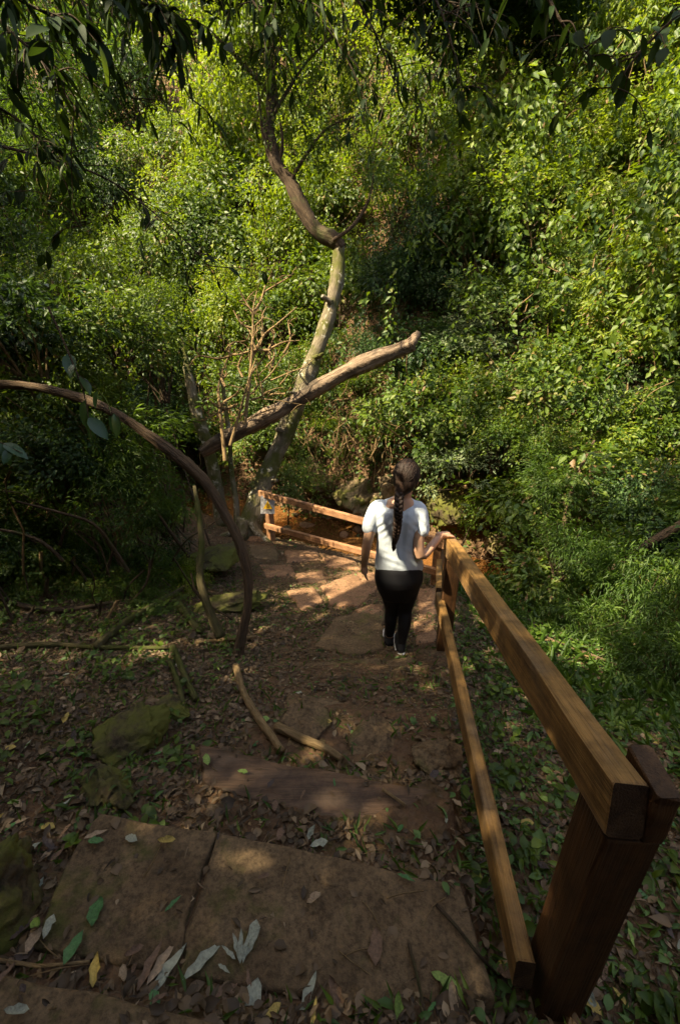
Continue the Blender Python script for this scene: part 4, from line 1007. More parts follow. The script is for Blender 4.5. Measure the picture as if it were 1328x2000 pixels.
# hair: a smooth cap drawn back to the nape, then a long braid
parts = [ell(headc + Rh @ Vector((0, -.022, .022)), (.089, .098, .108), Rh), ell(headc + Rh @ Vector((0, -.055, -.03)), (.078, .062, .085), Rh), ell(headc + Rh @ Vector((-.012, -.075, -.085)), (.045, .04, .05), Rh)]
hme = remesh(parts, .006, 8)
cut = headc + Rh @ Vector((0, .055, 0)); nf = Rh @ Vector((0, 1, -.35)).normalized()
bm = bmesh.new(); bm.from_mesh(hme); bmesh.ops.delete(bm, geom=[v for v in bm.verts if (v.co - cut).dot(nf) > 0], context='VERTS'); bm.to_mesh(hme); bm.free()
hair = own(link('hair', hme)); hme.materials.append(HAIR)
mb = MB(); rs = random.Random(12)
for _ in range(190):
    ph = rs.uniform(-2.0, 2.0); el = rs.uniform(.05, 1.2)
    a_ = Vector((math.sin(ph) * math.cos(el), math.cos(ph) * math.cos(el) * .9, math.sin(el))).normalized(); n_ = Vector((-.12 + rs.uniform(-.18, .18), -.8, -.62 + rs.uniform(-.1, .1))).normalized()
    pts = []
    for i in range(9):
        d_ = a_.slerp(n_, i / 8); k_ = 1.0 + .012 * math.sin(i + ph * 5) + rs.uniform(-.004, .006)
        pts.append(headc + Rh @ (Vector((0, -.022, .020)) + Vector((d_.x * .0895, d_.y * .0985, d_.z * .1085)) * k_))
    mb.add(*tube(pts, [.0018] + [.0036] * 7 + [.0022], 5, 1))
for _ in range(26):                                             # flyaway hairs round the nape and crown
    d_ = Vector((rs.uniform(-1, 1), rs.uniform(-1, .3), rs.uniform(-.6, 1))).normalized(); c_ = headc + Rh @ (Vector((0, -.022, .02)) + Vector((d_.x * .09, d_.y * .099, d_.z * .109)))
    mb.add(*tube([c_, c_ + d_ * .012 + Vector((0, 0, -.01)), c_ + d_ * .02 + Vector((rs.uniform(-.02, .02), 0, -.035))], [.0008, .0007, .0004], 3, 2))
own(mb.build('hair_strands', HAIR))
b0 = headc + Rh @ Vector((-.014, -.098, -.10))
bpts = [b0, q(778, 990, -.125), q(777, 1012, -.135), q(775, 1035, -.128), q(772, 1052, -.12), q(769, 1063, -.117)]
Pc, Rc = catmull(bpts, [.025, .027, .026, .024, .019, .014], 16)
mb = MB()
for ph in (0, 2 * math.pi / 3, 4 * math.pi / 3):
    pts, rad = [], []
    for i, p in enumerate(Pc):
        tt = i / (len(Pc) - 1) * 32; s_ = Rc[i] / .030
        pts.append(p + Vector((math.sin(tt + ph) * .020 * s_, math.sin(2 * (tt + ph)) * .010 * s_, 0))); rad.append(.0185 * s_)
    mb.add(*tube(pts, rad, 9, 1))
mb.add(*tube([Pc[-1], q(769, 1070, -.117), q(768, 1077, -.115)], [.013, .016, .004], 8, 4))
bo = mb.build('braid', HAIR); own(bo)
tie = MB(); tie.add(*tube([Pc[-1] + Vector((0, 0, .004)), Pc[-1] - Vector((0, 0, .010))], [.0175, .0165], 10, 2)); o = tie.build('hair_tie', flat_mat('hair_tie', (.02, .012, .01))); own(o)

# ------------------------------------------------------------------ shade trees over the steps (their trunks stand outside the picture)
e1 = S.orthogonal().normalized(); e2 = S.cross(e1)
Sv, E1, E2 = np.array(S), np.array(e1), np.array(e2)
CELL = .11; QN = 420; Q0 = -23.0
mask = np.zeros((QN, QN))
def stamp(p, r, val, soft=False):
    a, b = float(np.dot(p, E1)), float(np.dot(p, E2)); k = int(r / CELL) + 1
    ia, ib = int((a - Q0) / CELL), int((b - Q0) / CELL)
    i0, i1, j0, j1 = max(0, ia - k), min(QN, ia + k + 1), max(0, ib - k), min(QN, ib + k + 1)
    if i0 >= i1 or j0 >= j1: return
    aa = Q0 + (np.arange(i0, i1) + .5) * CELL - a; bb_ = Q0 + (np.arange(j0, j1) + .5) * CELL - b
    sub = mask[i0:i1, j0:j1]; sub[(aa[:, None] ** 2 + bb_[None] ** 2) < r * r] = val
def inside(pt, poly): return bool(inpoly(np.array([pt[0]]), np.array([pt[1]]), poly)[0])
fore = [(-300, 1160), (330, 1150), (470, 1200), (640, 1215), (860, 1240), (960, 1150), (1100, 1120), (1600, 1050), (1600, 2050), (-300, 2050)]
leftp = [(-300, 560), (150, 620), (330, 760), (420, 960), (440, 1160), (-300, 1170)]
band = [(1040, 190), (1160, 250), (960, 470), (900, 640), (960, 700), (860, 720), (740, 640), (740, 520), (880, 380)]
upl = [(-300, -120), (340, -120), (300, 200), (250, 420), (170, 620), (-300, 560)]
for poly, ups, val in ((upl, (.3, .9), .62), (fore, (0, .4, .8, 1.2), 1), (leftp, (0, .5, 1.0, 1.5), 1), (band, (0, .4, .8, 1.2, 1.6), 3.4)):
    bb = np.array(poly)
    for px in np.arange(bb[:, 0].min(), bb[:, 0].max(), 22):
        for py in np.arange(bb[:, 1].min(), bb[:, 1].max(), 22):
            if inside((px, py), poly):
                g = G(px, py, 24)
                for h in ups: stamp((g.x, g.y, g.z + h), .27, val)
for px in range(-60, 1400, 26):                                  # near ground in deep shade
    for py in range(1330, 2030, 26):
        g = G(px, py, 8)
        for h in (0, .15, .3): stamp((g.x, g.y, g.z + h), .2, 1.0)
for t_ in np.linspace(0, 1, 60):
    p_ = n0.lerp(f0, t_); stamp(p_, .16, 2 if t_ < .8 else 1.2); stamp(n1.lerp(f1, t_), .16, 1.8)
    stamp(Vector((n0.x, n0.y, n0.z - 1.1 * t_)), .2, 2)
for a in np.linspace(-4, 3, 36):                                 # the space round the camera is in the shade too
    for b in np.linspace(-2.5, 1.5, 24):
        for h in (-1.6, -.8, 0, .8): stamp((a, b, h), .2, 1.25)
for px in range(-100, 1430, 40):                                  # the branches hanging over the view
    for py in range(-100, 260 if px > 330 else 420, 40):
        for D in (2.0, 2.6, 3.2): stamp(W(px, py, D), .14, 1)
path = [(440, 1050), (740, 1080), (860, 1100), (860, 1240), (640, 1215), (480, 1200)]
dap = np.zeros((QN, QN))
rd = random.Random(3)
for px in np.arange(440, 860, 14):
    for py in np.arange(1040, 1245, 14):
        if inside((px, py), path):
            g = G(px, py)
            if noise2(np.array([g.x * 1.0]), np.array([g.y * 1.0]), 3.4, 5)[0] > .12: stamp(g, .12, 1)
# shade on the walker, then the sunlit spots
for px in range(720, 840, 14):
    for py in range(905, 1280, 14): stamp(PY(px, py, YB - .08), .16, 1)
for (px, py, yy, rr_) in [(736, 998, 2.86, .075), (728, 1020, 2.9, .05), (712, 1080, 2.95, .04), (756, 1098, 2.84, .075), (792, 1094, 2.84, .04), (868, 1047, 2.97, .07), (885, 1040, 3.0, .06), (850, 1062, 2.94, .04), (816, 950, 2.98, .05), (815, 990, 2.92, .035)]:
    stamp(PY(px, py, yy), rr_, 0)
for (px, py, r_) in [(462, 1708, .065), (558, 1674, .06), (290, 1275, .12), (340, 1275, .08), (470, 1262, .10), (520, 1235, .12), (470, 1320, .06), (950, 1240, .22), (920, 1200, .18), (930, 1300, .10), (1060, 1250, .14), (1120, 1270, .12), (1190, 1300, .08),
                     (640, 1190, .17), (660, 1165, .14), (520, 1120, .14), (620, 1150, .13), (700, 1150, .12), (500, 1090, .12), (545, 1110, .1), (735, 1215, .1), (570, 1160, .10), (545, 1180, .08), (720, 1195, .14), (690, 1120, .15), (580, 1085, .2), (600, 1125, .16), (820, 1180, .2), (835, 1220, .15), (760, 1150, .12), (1150, 1260, .10), (1290, 1230, .12), (130, 830, .1), (350, 1010, .12), (60, 1160, .1), (630, 1470, .04), (380, 700, .3)]:
    g = G(px, py); stamp(g, r_, 0)
for (px, py, D, r_) in [(523, 986, 6.9, .25), (545, 966, 6.8, .2), (590, 978, 6.6, .22), (640, 990, 6.3, .24), (690, 1004, 6.0, .24), (560, 1026, 6.7, .2), (620, 1040, 6.3, .2), (690, 1056, 5.9, .25), (735, 1066, 5.6, .2), (530, 1045, 6.9, .15), (523, 975, 6.9, .4), (1010, 1190, 3.6, .2), (1100, 1230, 3.8, .25), (1190, 1190, 4.2, .3), (1000, 1300, 3.0, .12), (1120, 1100, 4.9, .35), (1280, 1150, 4.6, .3),
                        (600, 1005, 8.3, .4), (660, 1015, 8.0, .35), (710, 1050, 7.6, .3), (700, 940, 8.8, .35), (740, 930, 8.6, .3), (700, 1100, 5.6, .25), (600, 1090, 6.2, .25), (650, 1130, 5.2, .2), (520, 960, 7.4, .3), (560, 830, 7.5, .4), (620, 690, 7.5, .5), (700, 720, 7.2, .5), (1110, 990, 6.0, .5), (1210, 900, 6.0, .4), (1030, 930, 6.8, .5), (1250, 1010, 5.6, .3),
                        (480, 1115, 3.6, .10), (478, 1220, 3.6, .07), (430, 1040, 3.6, .06), (1000, 1180, 2.3, .04)]:
    stamp(W(px, py, D), r_, 0)
ri, rj = np.nonzero(mask > .5)   # sunlit gaps stay free of leaves
r = np.random.default_rng(21)
per = 26
ci = np.repeat(np.arange(len(ri)), per)
qa = Q0 + (ri[ci] + r.uniform(0, 1, len(ci))) * CELL; qb = Q0 + (rj[ci] + r.uniform(0, 1, len(ci))) * CELL
P = qa[:, None] * E1 + qb[:, None] * E2
zt = 5.0 + 3.2 * r.uniform(0, 1, len(ci)) + .8 * noise2(qa, qb, 1.3, 3)
P = P + Sv * ((zt - P[:, 2]) / Sv[2])[:, None]
keep = r.uniform(0, 1, len(P)) < .27 * mask[ri[ci], rj[ci]]
P = P[keep]; n = len(P)
A = unit(np.stack([r.normal(size=n), r.normal(size=n), r.normal(size=n) * .5 - .3], 1)); N = np.stack([r.normal(size=n) * .5, r.normal(size=n) * .5, np.ones(n)], 1) + Sv * .6
L = r.uniform(.12, .20, n); P = P - A * L[:, None] * .5
centers = [(-10.5, -3.5), (-6.0, -4.5), (-2.6, -3.2), (-6.8, -1.0), (-10.5, 2.0)]
cid = np.argmin(np.stack([np.hypot(P[:, 0] - a, P[:, 1] - b) for a, b in centers], 1), 1)
labs = ['tall shade tree far out on the left bank behind the photographer', 'tall shade tree behind the photographer to the left', 'tall shade tree close behind the photographer', 'tall shade tree left of the photographer beside the steps', 'tall shade tree on the left bank outside the picture']
for k, (a, b) in enumerate(centers):
    m = cid == k
    if m.sum() < 50: continue
    tz = float(H(a, b)); e = empty('shade_tree', (a, b, tz)); tag(e, labs[k], 'tree')
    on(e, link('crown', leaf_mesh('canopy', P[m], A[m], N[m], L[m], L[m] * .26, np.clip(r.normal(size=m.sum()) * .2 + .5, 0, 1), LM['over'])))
    top = Vector((a, b, 5.6)); mb = MB(); mb.add(*tube([(a, b, tz - .2), (a + .15, b, tz + 2), (a - .1, b + .1, 3.5), top], [.28, .22, .18, .12], 10, 6, .1, k)); on(e, mb.build('trunk', BARKD))
    mb = MB(); idx = np.nonzero(m)[0]
    for i in r.choice(idx, min(26, len(idx)), replace=False):
        c = Vector(P[i]); s0 = Vector((a, b, r.uniform(3.0, 5.4))); mb.add(*tube([s0, s0.lerp(c, .5) + Vector((0, 0, .3)), c], [.06, .035, .012], 6, 4, 0, 0, False))
    on(e, mb.build('limbs', BARKD))

# unseen shrubs added behind the photographer to keep sky off camera-facing sides
for k in range(16):
    a = -7.5 + k * 1.0; b = -3.6 - (k % 3) * 1.1
    shrub((a, b, float(H(a, b)) + .6 * (k % 2)), 1.9 + .3 * (k % 4), 'dark' if k % 2 else 'dark2', 'dark unseen shrub added behind the photographer to block the sky', 'unseen shrubs added behind the photographer to block the sky', 700 + k, squash=1.5)
# ------------------------------------------------------------------ overhanging branches with large leaves
def leaf_single(name, mat, wd, droop, fold=.1, n=5, tint=.5, wav=0.):
    """one large leaf of unit length along +x"""
    V, F = [], []
    for i in range(n + 1):
        t = i / n; wv = wd * (math.sin(math.pi * min(1, t * .93 + .05)) ** .8) * (1 - .25 * t) if 0 < i < n else .0
        z = -droop * t * t; jr = random.Random(int(t * 50) + int(wd * 999))
        for s in (-1, 0, 1): V.append((t, s * wv * (1 - (jr.uniform(0, .45) if wav > 0 else 0)), z + abs(s) * fold * wv * 2 + wav * 2 * math.sin(t * 11 + s * 2)))
    for i in range(n):
        for s in (0, 1): a = i * 3 + s; F.append((a, a + 1, a + 4, a + 3))
    me = bpy.data.meshes.new(name); me.from_pydata(V, [], F); me.validate(); me.update()
    me.polygons.foreach_set('use_smooth', [True] * len(me.polygons))
    at = me.attributes.new('tint', 'FLOAT', 'POINT'); at.data.foreach_set('value', [tint] * len(me.vertices))
    me.materials.append(mat); return me
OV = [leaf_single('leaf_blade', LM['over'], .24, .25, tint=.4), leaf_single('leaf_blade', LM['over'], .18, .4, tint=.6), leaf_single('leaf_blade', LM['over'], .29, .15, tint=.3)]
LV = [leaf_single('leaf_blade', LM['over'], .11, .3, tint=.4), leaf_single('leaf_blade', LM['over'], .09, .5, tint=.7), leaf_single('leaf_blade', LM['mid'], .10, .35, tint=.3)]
def leafy_branch(name, label, pts, r0, nleaf, size, meshes, seed, group=None, hang=.8, twigs=4, mat=BARKD, cat='branch', spread=.8):
    rr = random.Random(seed); e = empty(name, tuple(pts[0])); tag(e, label, cat, group)
    mb = MB(); Pc, Rc = catmull(pts, [r0 * (1 - .75 * i / (len(pts) - 1)) for i in range(len(pts))], 8)
    mb.add(*tube(Pc, Rc, 6, 1))
    lines = [Pc[len(Pc) // 4:]]
    for _ in range(twigs):
        s_ = rr.choice(Pc[2:]); d = (pts[-1] - pts[0]).normalized()
        d = (d * .35 + Vector((rr.uniform(-1, 1), rr.uniform(-1, 1), rr.uniform(-.8, .45)))).normalized(); ln = (pts[-1] - pts[0]).length * rr.uniform(.2, .45)
        tp, tr_ = catmull([s_, s_ + d * ln * .5 + Vector((0, 0, .03)), s_ + d * ln + Vector((0, 0, -.10 * ln))], [r0 * .35, r0 * .22, r0 * .1], 6)
        mb.add(*tube(tp, tr_, 5, 1)); lines.append(tp)
    on(e, mb.build('twigs', mat))
    for i in range(nleaf):
        ln = lines[i % len(lines)]; j = rr.randrange(1, len(ln)); p = ln[j]; d = (ln[j] - ln[j - 1]).normalized()
        ax = (d * .6 + Vector((rr.uniform(-1, 1), rr.uniform(-1, 1), rr.uniform(-.6, .4))) * spread + Vector((0, 0, -hang * rr.uniform(.3, 1)))).normalized()
        up = (Vector((rr.uniform(-.5, .5), rr.uniform(-.5, .5), 1)) - ax * ax.z); up = (up - ax * up.dot(ax)).normalized(); by = up.cross(ax)
        s_ = size * rr.uniform(.5, 1.0)
        o = link('leaf', rr.choice(meshes)); M = Matrix((ax, by, up)).transposed().to_4x4(); M.translation = p
        o.parent = e; o.matrix_basis = Matrix.Translation(-Vector(e.location)) @ M @ Matrix.Diagonal((s_, s_, s_, 1))
    return e
def bl(l): return [W(a, b, D) for a, b, D in l]
for k, (lab, pts, r0, nl, sz, ms, hang, tw) in enumerate([
    ('dark drooping branch of lance leaves in the top left corner', [(-120, -80, 2.0), (0, 40, 2.0), (90, 130, 2.05), (180, 260, 2.1)], .012, 110, .125, LV + OV[1:2], .5, 12),
    ('dark leafy branch hanging left of the top centre', [(150, -160, 2.2), (240, -40, 2.2), (300, 60, 2.2), (370, 190, 2.3)], .012, 100, .115, LV + OV[1:2], .5, 11),
    ('dark branch of long leaves hanging at the top centre', [(380, -160, 2.6), (460, -40, 2.6), (520, 40, 2.6), (540, 120, 2.7)], .012, 90, .11, LV + OV[1:2], .5, 11),
    ('dark sprig of thin leaves hanging right of the top centre', [(600, -150, 2.8), (680, -30, 2.8), (740, 80, 2.8), (780, 190, 2.9)], .010, 80, .115, LV + OV[:1], .6, 9),
    ('branch of oval leaves hanging from the top right of centre', [(760, -140, 2.6), (840, -20, 2.6), (880, 80, 2.6), (900, 200, 2.7)], .011, 60, .095, OV, .6, 7),
    ('broad oval leaves in shade near the top right corner', [(980, -140, 2.0), (1060, -20, 2.0), (1100, 50, 2.0), (1150, 110, 2.1)], .011, 34, .12, OV, .6, 5),
    ('sprig of broad leaves crossing the top right corner', [(1420, -100, 2.0), (1330, 20, 2.0), (1250, 100, 2.05), (1200, 170, 2.1)], .011, 30, .12, OV, .6, 5),
    ('long thin dark branch reaching from the left edge towards the dead shrub', [(-160, 250, 2.7), (60, 300, 2.8), (210, 350, 2.9), (330, 440, 3.0), (410, 520, 3.1)], .010, 70, .11, LV + OV[:2], .6, 10),
    ('dark leafy twig over the left bank near the picture edge', [(-180, 120, 2.3), (0, 210, 2.4), (100, 300, 2.5), (160, 440, 2.6)], .010, 90, .115, LV + OV, .5, 10),
    ('thin bamboo-like spray hanging over the top edge at left', [(60, -200, 2.6), (150, -20, 2.6), (220, 120, 2.7), (280, 230, 2.8)], .009, 90, .12, LV, .6, 11),
    ('thick dark clump of leaves filling the top left corner', [(-200, -140, 1.7), (-60, -60, 1.7), (40, 0, 1.75), (120, 40, 1.8)], .012, 130, .13, LV + OV, .5, 13),
    ('second dark clump of leaves right of the top left corner', [(60, -180, 1.9), (180, -80, 1.9), (260, -10, 1.9), (330, 50, 2.0)], .012, 130, .12, LV + OV, .5, 13),
    ('dark fringe of leaves along the top edge left of centre', [(330, -160, 2.3), (420, -90, 2.3), (500, -40, 2.3), (600, 10, 2.4)], .011, 80, .13, LV + OV[:1], .6, 9),
    ('dark fringe of leaves along the top edge right of centre', [(560, -140, 2.6), (680, -80, 2.6), (800, -40, 2.6), (920, 30, 2.7)], .011, 80, .11, LV + OV, .6, 9),
    ('small oval-leaved sprig below the top edge right of centre', [(880, -120, 3.2), (900, -20, 3.2), (870, 100, 3.2), (810, 220, 3.3)], .010, 60, .085, OV, .6, 7),
    ('dark spray of leaves dipping in front of the crooked tree top', [(480, -160, 3.4), (600, 0, 3.4), (680, 120, 3.5), (730, 240, 3.6)], .010, 80, .11, LV + OV, .6, 9)]):
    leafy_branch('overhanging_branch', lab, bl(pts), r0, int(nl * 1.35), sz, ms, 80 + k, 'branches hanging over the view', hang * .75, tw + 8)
BL = leaf_mat('leaf_blue_green', [(0, (.015, .045, .02)), (.5, (.030, .085, .036)), (1, (.08, .16, .035))], .35, (.12, .26, .05), .35, .5)
BV = [leaf_single('leaf_blade', BL, .27, .2, tint=.4), leaf_single('leaf_blade', BL, .23, .3, tint=.6), leaf_single('leaf_blade', BL, .2, .45, tint=.9)]
leafy_branch('broad_leaved_sprig', 'sprig of large blue-green leaves hanging over the arching vine', bl([(95, 600, 2.5), (135, 690, 2.45), (165, 770, 2.4), (180, 860, 2.4)]), .007, 11, .17, BV, 7, None, .5, 1, BARKD, 'sprig', .9)
leafy_branch('broad_leaved_sprig', 'few large green leaves poking in at the left edge below the vine', bl([(-60, 820, 2.2), (-20, 850, 2.2), (10, 868, 2.2), (45, 885, 2.2)]), .006, 5, .15, BV, 8, None, .2, 0, BARKD, 'sprig', .8)

# ------------------------------------------------------------------ leaf litter, grass, single fallen leaves
r = np.random.default_rng(33)
def view_xy(n, y0, y1, x0, x1): return r.uniform(x0, x1, n), r.uniform(y0, y1, n)
xs, ys = [], []
for n_, a in ((60000, (.35, 3.6, -3.2, 3.4)), (24000, (3.4, 6.8, -4.5, 3.2)), (6000, (-.6, .6, -1.6, 1.6))):
    x, y = view_xy(n_, *a); xs.append(x); ys.append(y)
x, y = np.concatenate(xs), np.concatenate(ys)
z, on_ = surf(x, y)
dens = .5 + .5 * noise2(x, y, 2.0, 15); pathm = (x > -.55 - .0 * y) & (x < redge(y)) & (y > 1.5)
p = np.where(on_, .045, np.where(pathm, .42, .85 + .3 * dens)); p = np.where(creek(x, y) > -1.55, .0, p)
fringe = on_ & (y < 1.0) & (dens > .75); p = np.where(fringe, .16, p)
k = r.uniform(0, 1, len(x)) < p; x, y, z, on_ = x[k], y[k], z[k], on_[k]; n = len(x)
th = r.uniform(0, 6.28, n)
A = np.stack([np.cos(th), np.sin(th), r.normal(size=n) * .22], 1); N = np.stack([r.normal(size=n) * .33, r.normal(size=n) * .33, np.ones(n)], 1)
green = noise2(x, y, 1.7, 25) + .5 * (x > redge(y)) + r.normal(size=n) * .7
T = np.where(green > 1.25, r.uniform(.82, 1, n), np.clip(r.beta(1.6, 2.2, n) * .78, 0, .75))
L = np.where(T > .8, r.uniform(.02, .06, n), .018 + .04 * r.beta(1.3, 2.2, n)) * np.where(r.uniform(size=n) < .05, 1.6, 1); wd = r.choice([.06, .10, .18, .28, .36], n, p=[.2, .15, .2, .25, .2]) * L
Pz = np.stack([x, y, z + r.uniform(.004, .022, n) * np.where(on_, .35, 1)], 1)
tag(link('leaf_litter', leaf_mesh('leaf_litter', Pz, A, N, L, wd, T, LM['litter'], .16, True, r.uniform(-.5, .9, n))), kind='stuff')
rc = np.random.default_rng(91)
x = rc.uniform(-3.2, 3.2, 70000); y = rc.uniform(.35, 1, 70000) ** 1.0 * 5.2
z, o_ = surf(x, y); kk = (rc.uniform(size=len(x)) < np.where(o_, .32 + .3 * (noise2(x, y, 3.0, 3) > .1), .8)) & (creek(x, y) < -1.6); x, y, z = x[kk], y[kk], z[kk]; n = len(x)
th = rc.uniform(0, 6.28, n); L = rc.uniform(.006, .022, n)
T = np.where(rc.uniform(size=n) < .18, rc.uniform(.8, .95, n), np.clip(rc.beta(1.7, 1.8, n) * .78, 0, .76))
tag(link('leaf_crumbs', leaf_mesh('leaf_crumbs', np.stack([x, y, z + rc.uniform(.002, .009, n)], 1), np.stack([np.cos(th), np.sin(th), rc.normal(size=n) * .2], 1), np.stack([rc.normal(size=n) * .3, rc.normal(size=n) * .3, np.ones(n)], 1), L, L * rc.choice([.08, .2, .35], n), T, LM['litter'], .1)), kind='stuff')
# grass and bamboo slivers
x, y = view_xy(42000, .5, 5.0, -3.2, 4.2)
z, on_ = surf(x, y); d_ = noise2(x, y, 1.9, 12)
p = np.where(on_, .0, np.where(x > redge(y) + .03, .75, np.where((x < -.6), .34, .30))) * np.where(d_ > -.1, 1, .35)
k = (r.uniform(size=len(x)) < p) & (creek(x, y) < -1.6); x, y, z = x[k], y[k], z[k]; n = len(x)
tall = np.where((x > 1.3) & (y > 1.6), 2.2, 1.0)
A = unit(np.stack([r.normal(size=n) * .8, r.normal(size=n) * .8, r.uniform(.1, .9, n)], 1)); N = np.stack([r.normal(size=n), r.normal(size=n), np.ones(n)], 1)
L = r.uniform(.03, .09, n) * tall
tag(link('grass', leaf_mesh('grass', np.stack([x, y, z], 1), A, N, L, L * .085, r.uniform(.1, .9, n), LM['fern'], .05)), kind='stuff')
# low green plants along the edges of the path
rp = np.random.default_rng(55); cx = rp.uniform(-3.2, 3.6, 620); cy = rp.uniform(.6, 5.2, 620)
cz, co_ = surf(cx, cy); kk = ~co_ & ((cx > redge(cy) + .04) | (cx < -.75)) & (creek(cx, cy) < -1.7) & (noise2(cx, cy, 1.3, 7) > -.25)
cx, cy, cz = cx[kk], cy[kk], cz[kk]; m_ = 16; n = len(cx) * m_
x = np.repeat(cx, m_) + rp.normal(size=n) * .05; y = np.repeat(cy, m_) + rp.normal(size=n) * .05; z = np.repeat(cz, m_) + rp.uniform(.0, .09, n)
A = unit(np.stack([rp.normal(size=n), rp.normal(size=n), rp.uniform(-.1, .6, n)], 1)); N = np.stack([rp.normal(size=n) * .4, rp.normal(size=n) * .4, np.ones(n)], 1); L = rp.uniform(.025, .065, n)
tag(link('ground_cover', leaf_mesh('ground_cover', np.stack([x, y, z], 1), A, N, L, L * np.repeat(rp.choice([.18, .3, .38], len(cx)), m_), np.clip(rp.normal(size=n) * .18 + .5, 0, .9), LM['mid'], .12, True, .2)), kind='stuff')
# twigs and straws in the litter
mb = MB(); rr = random.Random(5)
for _ in range(420):
    a, b = rr.uniform(-2.6, 2.4), rr.uniform(.4, 4.2)
    zz, o_ = surf(np.array([a]), np.array([b]))
    if o_[0] and rr.random() < .6: continue
    th = rr.uniform(0, 6.28); ln = rr.uniform(.03, .16); d = Vector((math.cos(th), math.sin(th), 0)); c = Vector((a, b, float(zz[0]) + .012))
    e_ = c + d * ln; e_.z = float(surf(np.array([e_.x]), np.array([e_.y]))[0][0]) + .012
    mb.add(*tube([c, c.lerp(e_, .5) + Vector((rr.uniform(-.01, .01), rr.uniform(-.01, .01), .006)), e_], [.0022, .002, .0014], 4, 2, 0, 0, False))
tag(mb.build('twig_litter', TWIG), kind='stuff')
# single leaves
def solid_leaf(name, c, rough=.6):
    m, t, b = newmat(name); n1 = noisen(t, 9, 5, .6, objco(t)); rp = ramp(t, [(.3, tuple(v * .6 for v in c)), (.7, tuple(v * 1.2 for v in c))], n1.outputs[0])
    t.links.new(rp.outputs[0], b.inputs['Base Color']); b.inputs['Roughness'].default_value = rough; b.inputs['Specular IOR Level'].default_value = .3
    bump(t, b, n1.outputs[0], .3, .02); return m
LC = {'green': solid_leaf('fallen_green', (.045, .13, .035), .4), 'lime': solid_leaf('fallen_lime', (.16, .24, .05), .45), 'brown': solid_leaf('fallen_brown', (.13, .075, .045)), 'tan': solid_leaf('fallen_tan', (.27, .19, .12)),
      'grey': solid_leaf('fallen_grey', (.24, .25, .19)), 'dark': solid_leaf('fallen_dark', (.055, .038, .034)), 'yellow': solid_leaf('fallen_yellow', (.33, .24, .06))}
LS = {(c, s): leaf_single('fallen_blade', LC[c], wd, dr, fo, 6, .5, wv) for c in LC for s, (wd, dr, fo, wv) in {'oval': (.30, .12, .10, .012), 'long': (.15, .10, .12, .01), 'curl': (.26, -.30, .30, .03), 'wide': (.40, .10, .08, .02)}.items()}
def ground_leaf(px, py, ln, ang, col, shp, label, group=None, tilt=0.):
    # ang: direction of the tip in the plan, degrees from +x
    g = G(px, py)
    for poly, top in SURF:
        p = PZ(px, py, top)
        if inside((p.x, p.y), poly): g = p
    o = link('fallen_leaf', LS[(col, shp)], None, (g.x, g.y, g.z + .018)); a = math.radians(ang)
    o.rotation_euler = Euler((random.uniform(-.2, .2) , random.uniform(-.15, .1) - tilt, a)); o.location -= Vector((math.cos(a), math.sin(a), 0)) * ln / 2
    o.scale = (ln, ln, ln); tag(o, label, 'leaf', group); return o
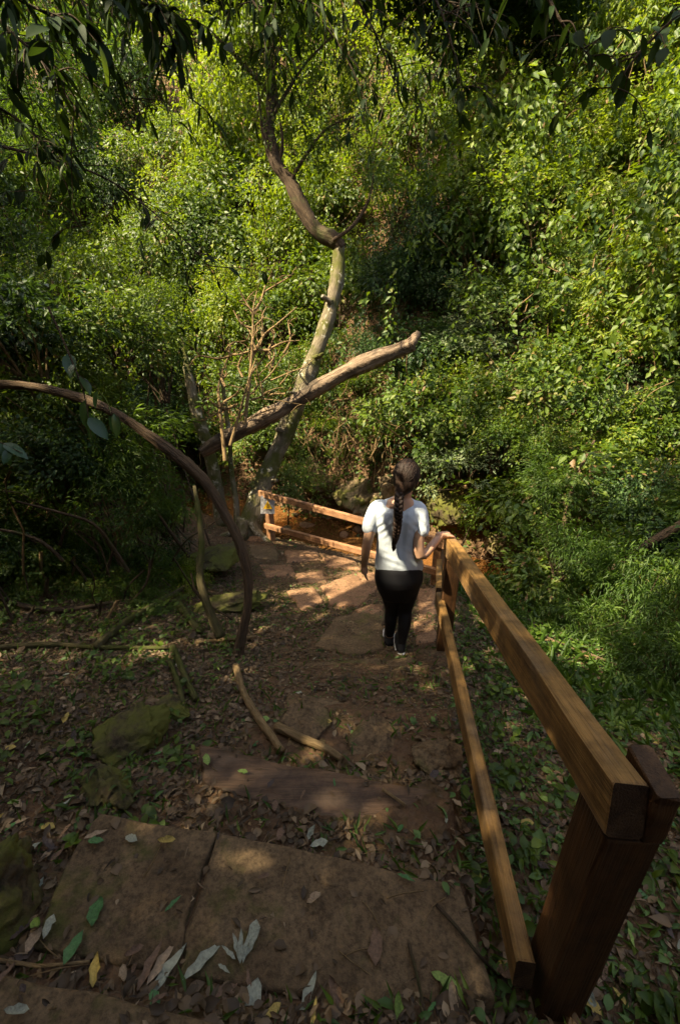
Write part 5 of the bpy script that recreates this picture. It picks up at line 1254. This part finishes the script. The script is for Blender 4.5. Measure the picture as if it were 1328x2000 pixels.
for a in [(190, 1783, .085, 100, 'green', 'wide', 'round dark green leaf on the left part of the broad stone step'), (147, 1855, .085, 80, 'green', 'oval', 'pointed dark green leaf below the round one near the bottom left'),
          (330, 1905, .15, 62, 'grey', 'long', 'large dry grey-green leaf at the bottom of the steps'), (296, 1890, .12, 75, 'brown', 'long', 'dry brown leaf leaning beside the large grey-green leaf'), (318, 1880, .12, 68, 'tan', 'long', 'pale dry leaf between the brown and the grey-green leaf'),
          (400, 1875, .14, 48, 'grey', 'long', 'long grey leaf right of the large dry leaf'), (602, 1945, .12, 70, 'grey', 'long', 'single pale pointed leaf at the bottom centre of the steps'), (733, 1850, .10, 85, 'brown', 'oval', 'large dark brown leaf lying on the broad stone step'),
          (885, 1935, .07, 120, 'lime', 'wide', 'yellow-green rounded leaf near the bottom of the lower rail'), (860, 1915, .06, 150, 'lime', 'oval', 'small yellowish leaf left of the rounded one by the lower rail'), (440, 1940, .08, 40, 'brown', 'wide', 'crumpled brown leaf at the bottom edge of the broad step'),
          (495, 1955, .09, 80, 'grey', 'wide', 'torn pale brown leaf right of the crumpled one'), (175, 1525, .05, 60, 'lime', 'oval', 'bright pale green leaf beside the low mossy stone'), (30, 1573, .05, 10, 'lime', 'oval', 'bright green leaf at the far left litter'),
          (142, 1392, .07, 100, 'tan', 'wide', 'large tan leaf in the litter at the left'), (467, 1390, .07, 130, 'tan', 'oval', 'pale tan leaf beside the root below the vine'), (190, 1648, .06, 0, 'green', 'oval', 'green leaf at the left corner of the broad stone step'),
          (135, 1642, .07, 30, 'green', 'oval', 'pale green leaf left of the green one at the step corner'), (40, 1612, .08, 35, 'tan', 'long', 'orange-tan narrow leaf at the left edge'), (190, 1632, .08, 30, 'tan', 'long', 'narrow tan leaf behind the green step-corner leaf'),
          (475, 1512, .05, 170, 'lime', 'oval', 'pale green leaf where the dark plank meets the litter'), (270, 1232, .08, 170, 'grey', 'wide', 'whitish leaf among the branches on the left litter'), (275, 1205, .07, 20, 'grey', 'wide', 'small whitish leaf behind the other whitish one'),
          (340, 1770, .06, 50, 'green', 'long', 'thin green blade lying on the broad stone step'), (530, 1535, .05, 60, 'dark', 'oval', 'curled brown leaf on the dark step plank'), (870, 1600, .06, 80, 'grey', 'long', 'pale leaf at the right end of the dark plank'),
          (1070, 1565, .08, 140, 'lime', 'oval', 'bright green leaf on the right bank beside the near post'), (1250, 1750, .07, 110, 'green', 'oval', 'green leaf on the ground right of the near post'), (970, 1475, .06, 20, 'tan', 'wide', 'tan leaf between the two rails'),
          (1290, 1810, .10, 100, 'dark', 'long', 'dark long leaf at the right edge below the near post'), (1210, 1920, .09, 120, 'tan', 'long', 'narrow tan leaf in the bottom right corner')]:
    ground_leaf(*a)
for ang, (px, py), ln in [(150, (448, 1868), .055), (120, (464, 1856), .075), (98, (472, 1855), .08), (85, (482, 1858), .07), (60, (496, 1848), .075), (-30, (440, 1900), .05)]:
    ground_leaf(px, py, ln, ang, 'grey', 'long', 'leaflet of the dry star-shaped leaf at the bottom of the steps', 'leaflets of the dry star-shaped leaf', .25)
rr = random.Random(9)
cols = ['brown', 'brown', 'dark', 'tan', 'dark', 'brown', 'green', 'lime', 'grey', 'yellow']
for _ in range(230):
    px, py = rr.uniform(0, 1328), rr.uniform(1290, 1990)
    g = G(px, py); z_, o_ = surf(np.array([g.x]), np.array([g.y]))
    if o_[0] and rr.random() < .8: continue
    c = rr.choice(cols); shp = rr.choice(['oval', 'curl', 'curl', 'long', 'wide'])
    where = 'on the bank right of the steps' if g.x > redge(g.y) else 'on the steps' if o_[0] or (g.x > -.6 and g.y > .5) else 'in the litter left of the steps'
    lab = 'small fallen %s leaf %s' % ({'brown': 'brown', 'dark': 'dark brown', 'tan': 'tan', 'green': 'green', 'lime': 'pale green', 'grey': 'greyish', 'yellow': 'yellow'}[c], where)
    ground_leaf(px, py, rr.uniform(.035, .075), rr.uniform(0, 360), c, shp, lab, 'fallen leaves ' + where + ', ' + c, rr.uniform(0, .25))
